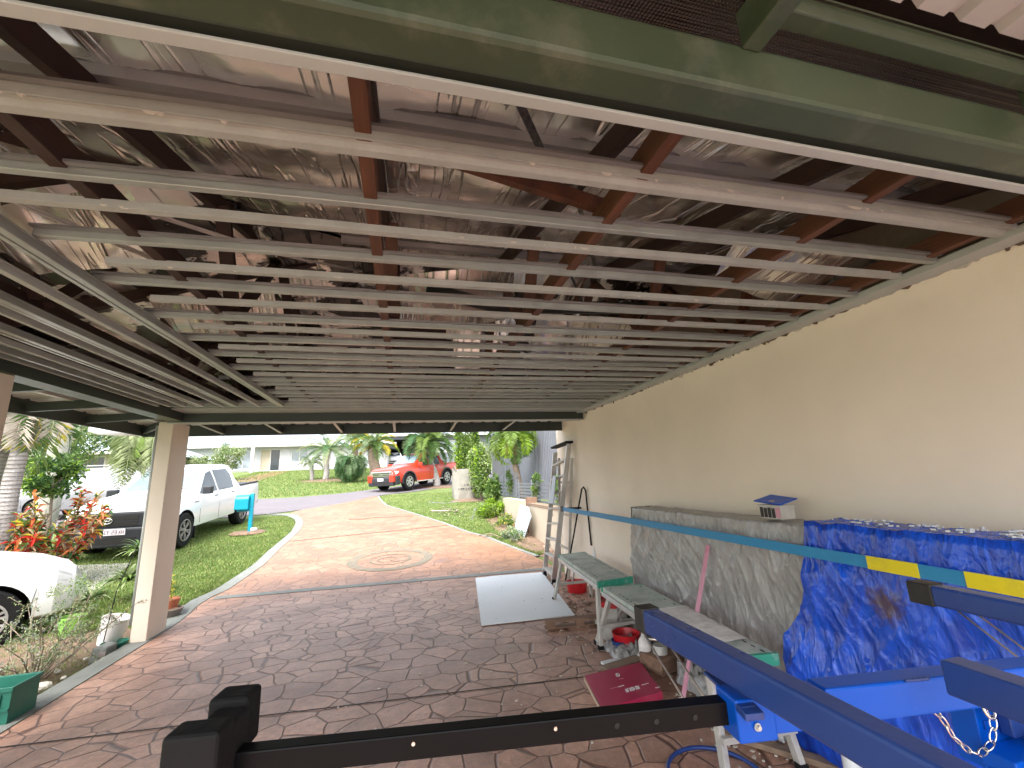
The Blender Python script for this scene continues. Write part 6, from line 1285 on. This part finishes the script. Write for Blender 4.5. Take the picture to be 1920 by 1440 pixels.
tree('pot_plant', 'little green plant in the grey tub at the left edge', (-3.72, 5.35, .12), .06, (.1, .1, .05), 120, .05, .03, ['lf_mid', 'lf_light'], 6, .004, 'plant', seed=49)
pot('green_bowl', 'dark green round bowl on the ground left of the cream post', -2.99, 5.98, -.06, .12, .13, 'green_tub', 0, False, 'bowl')
t = thing('broken_block', 'grey broken concrete block lying by the kerb left of the cream post', 'concrete block', (-3.0, 5.78, 0)); mb = MB(); mb.prism([(-3.06, 5.70, -.05), (-2.92, 5.68, -.05), (-2.90, 5.84, -.05), (-3.04, 5.90, -.05)], (.02, 0, .15)); mb.build('block', M['dark_stone'], t, bevel=.02); mb = MB(); mb.lathe((-2.935, 5.73, .03), [(.035, -.03), (.055, -.03), (.055, .03), (.035, .03), (.035, -.03)], 18, axis='x'); mb.build('pipe_socket', M['grey_pot'], t, smooth=True, angle=40)
mb = MB(); mb.tube([(-3.05, 5.9, .1), (-3.02, 5.95, .6), (-2.98, 6.2, 1.1), (-2.93, 6.6, 2.0), (-2.95, 6.85, 2.4)], .005, 6); tag(mb.build('hanging_cable', M['rubber'], smooth=True), 'thin dark cable running from the ground up to the eaves left of the cream post', 'cable')
# green trough
t = thing('planter_trough', 'dark green ribbed plastic trough at the bottom left corner of the photo', 'planter', (-2.95, 4.3, .03)); mb = MB(); x0, x1, y0, y1, z0 = -3.35, -2.74, 4.30, 4.56, .03
mb.prism([(x0, y0, z0), (x1, y0, z0), (x1, y0+.012, z0), (x0, y0+.012, z0)], (0, 0, .24)); mb.box(x0, x1, y1-.012, y1, z0, z0+.24); mb.box(x1-.012, x1, y0+.013, y1-.013, z0, z0+.24); mb.box(x0, x0+.012, y0+.013, y1-.013, z0, z0+.24); mb.box(x0+.013, x1-.013, y0+.013, y1-.013, z0, z0+.02)
mb.build('tub', M['green_tub'], t); mb = MB(); mb.box(x0-.012, x1+.012, y0-.012, y0-.001, z0+.215, z0+.245); mb.box(x1+.001, x1+.012, y0, y1, z0+.215, z0+.245); mb.box(x0-.012, x1+.012, y1+.001, y1+.012, z0+.215, z0+.245); mb.build('rim', M['green_tub'], t, bevel=.003)
mb = MB()
for k in range(5): mb.box(x0+.06+k*.12, x0+.075+k*.12, y0-.010, y0-.001, z0+.02, z0+.2)
mb.box(x0, x1, y0-.012, y0-.001, z0+.09, z0+.105); mb.build('rib', M['green_tub'], t)
# stones in the bed, lawn edging stones
random.seed(50)
def stone(x, y, z, s_, m_, label, grp):
    bm = bmesh.new(); bmesh.ops.create_icosphere(bm, subdivisions=2, radius=s_)
    sd = random.random()*50
    for v in bm.verts: v.co *= 1+.35*noise.noise(v.co*9/s_*.1+Vector((sd, 0, 0))); v.co.z *= .6
    me = bpy.data.meshes.new('stone'); bm.to_mesh(me); bm.free(); me.materials.append(M[m_]); o = bpy.data.objects.new('stone', me); COL.objects.link(o); o.location = (x, y, z); o.rotation_euler = (0, 0, random.random()*6); return tag(o, label, 'stone', grp)
stone(-3.02, 5.08, .0, .06, 'stone', 'largest pale stone in the soil bed in front of the twiggy shrub', 'stones in the bed')
for x, y, s_ in ((-3.15, 5.45, .028), (-2.98, 5.25, .024), (-3.3, 4.95, .022), (-3.45, 5.5, .026), (-3.1, 5.75, .024), (-3.2, 4.8, .02), (-3.55, 5.1, .022), (-2.97, 4.9, .022)): stone(x, y, .0, s_, 'stone', 'small pale stone scattered in the soil bed by the left kerb', 'small stones in the bed')
for k in range(13):
    f = k/12; x = 1.0+1.35*f; y = 17.6-.6*math.sin(f*3.1)+(.2*f); stone(x, y, g(y)+.0, random.uniform(.04, .07), 'dark_stone', 'pale edging stone in the curved row on the lawn before the bulk bag', 'edging stones on the right lawn')
for k in range(9):
    f = k/8; x = 2.75-.45*f; y = 15.2-2.2*f; stone(x-.35, y, g(y)+.0, random.uniform(.035, .055), 'dark_stone', 'edging stone in the straight row running to the lime shrub', 'edging stones by the lime shrub')
mb = MB(); v = []
for (cx, cy, r) in ((1.75, 24.0, 1.3), (-4.9, 30.6, 1.7), (2.6, 17.6, .8)):
    b_ = len(mb.v); mb.v += [(cx, cy, g(cy)+.08)]+[(cx+r*math.cos(k*math.tau/20)*(1+.15*fbm(k, cx)), cy+.7*r*math.sin(k*math.tau/20), g(cy+.7*r*math.sin(k*math.tau/20))+.012) for k in range(20)]; mb.f += [(b_, b_+1+k, b_+1+(k+1) % 20) for k in range(20)]; mb.m += [0]*20
struct(mb.build('mulch', M['mulch'], smooth=True))
mb = MB(); mb.tube([(-1.6, 14.4, g(14.4)+.04), (-1.2, 14.2, g(14.2)+.05), (-.9, 14.35, g(14.35)+.05), (.3, 14.2, g(14.2)+.05)], [.012, .012, .01, .006], 6); tag(mb.build('fallen_twig', M['trunk_brown'], smooth=True), 'long fallen twig lying across the driveway', 'twig')
mb = MB(); mb.tube([(1.75, 10.6, g(10.6)+.05), (2.0, 10.3, g(10.3)+.12), (2.2, 10.15, g(10.1)+.05)], .012, 6); mb.tube([(1.8, 10.4, g(10.4)+.04), (2.1, 10.5, g(10.5)+.06)], .008, 6); tag(mb.build('fallen_twig', M['trunk_brown'], smooth=True), 'small bent twig at the right edge of the driveway', 'twig')
mb = MB(); mb.tube([(.9, 15.0, g(15)+.05), (1.3, 14.7, g(14.7)+.07), (1.55, 14.8, g(14.8)+.05)], .02, 6); tag(mb.build('palm_sheath', M['dead_frond'], smooth=True), 'dry palm sheath lying on the right lawn', 'dead frond')
mb = MB()
for _ in range(60):
    a = random.uniform(0, 6.28); x = 1.55+random.gauss(0, .28); y = 14.6+random.gauss(0, .6); leafcard(mb, (x, y, g(y)+.04), (math.cos(a), math.sin(a), .05), (0, 0, 1), .2, .04)
tag(mb.build('dead_leaves', M['dead_frond']), 'pale dead leaves scattered on the right lawn', 'leaves', kind='stuff')
# grass blades
random.seed(60)
def drive_l(y): return lerp_tab(y, DL)-.2
def drive_r(y): return lerp_tab(y, DR)+.12
def blades(name, label, n, fn, h_, w_):
    mb = MB(); c = 0
    while c < n:
        x, y, ok = fn()
        if not ok: continue
        c += 1; z = G(x, y)+.005; a = random.uniform(0, 6.28); l = h_*random.uniform(.6, 1.4); lean = random.uniform(.1, .7); sx, sy = math.cos(a)*w_, math.sin(a)*w_
        i = len(mb.v); mb.v += [(x-sx, y-sy, z), (x+sx, y+sy, z), (x-math.sin(a)*l*lean, y+math.cos(a)*l*lean, z+l)]; mb.f.append((i, i+1, i+2)); mb.m.append(0 if random.random() < .5 else 1 if random.random() < .8 else 2)
    o = mb.build(name, [M['grass_a'], M['grass_b'], M['grass_dry']]); tag(o, label, 'grass', kind='stuff')
def fl():
    y = 6.4+random.random()**1.3*10.2; x = drive_l(y)-random.random()**1.2*(3.3+.3*(y-6)); return x, y, not (x < -5.0 and y < 8.3 and False) and y < 16.0+(x+4.5)*.3
blades('lawn_grass', 'bright green mown grass on the lawn left of the driveway', 85000, fl, .038, .006)
def fr():
    y = 8.5+random.random()**1.2*12.5; x = drive_r(y)+random.random()*max(.2, 2.9-drive_r(y)); return x, y, x < 2.75
blades('lawn_grass', 'patchy green grass on the lawn right of the driveway', 30000, fr, .035, .007)
def fb():
    y = random.uniform(3.6, 6.7); x = -2.93-random.random()**1.5*1.1; return x, y, fbm(x*2.5, y*2.5, 7) > -.02 and not (abs(x+3.05) < .35 and 4.2 < y < 4.65)
blades('bed_grass', 'thin weeds and grass growing in the soil bed at the left', 6000, fb, .05, .003)
def fh():
    y = 22.5+random.random()*19; x = random.uniform(-12, -.8); return x, y, y > lerp_tab(x, [(-12, 21.5), (-6.4, 22), (-2.9, 23), (-.5, 25.3), (0, 26)])
blades('lawn_grass', 'sloping green lawn across the road in front of the white house', 30000, fh, .07, .015)
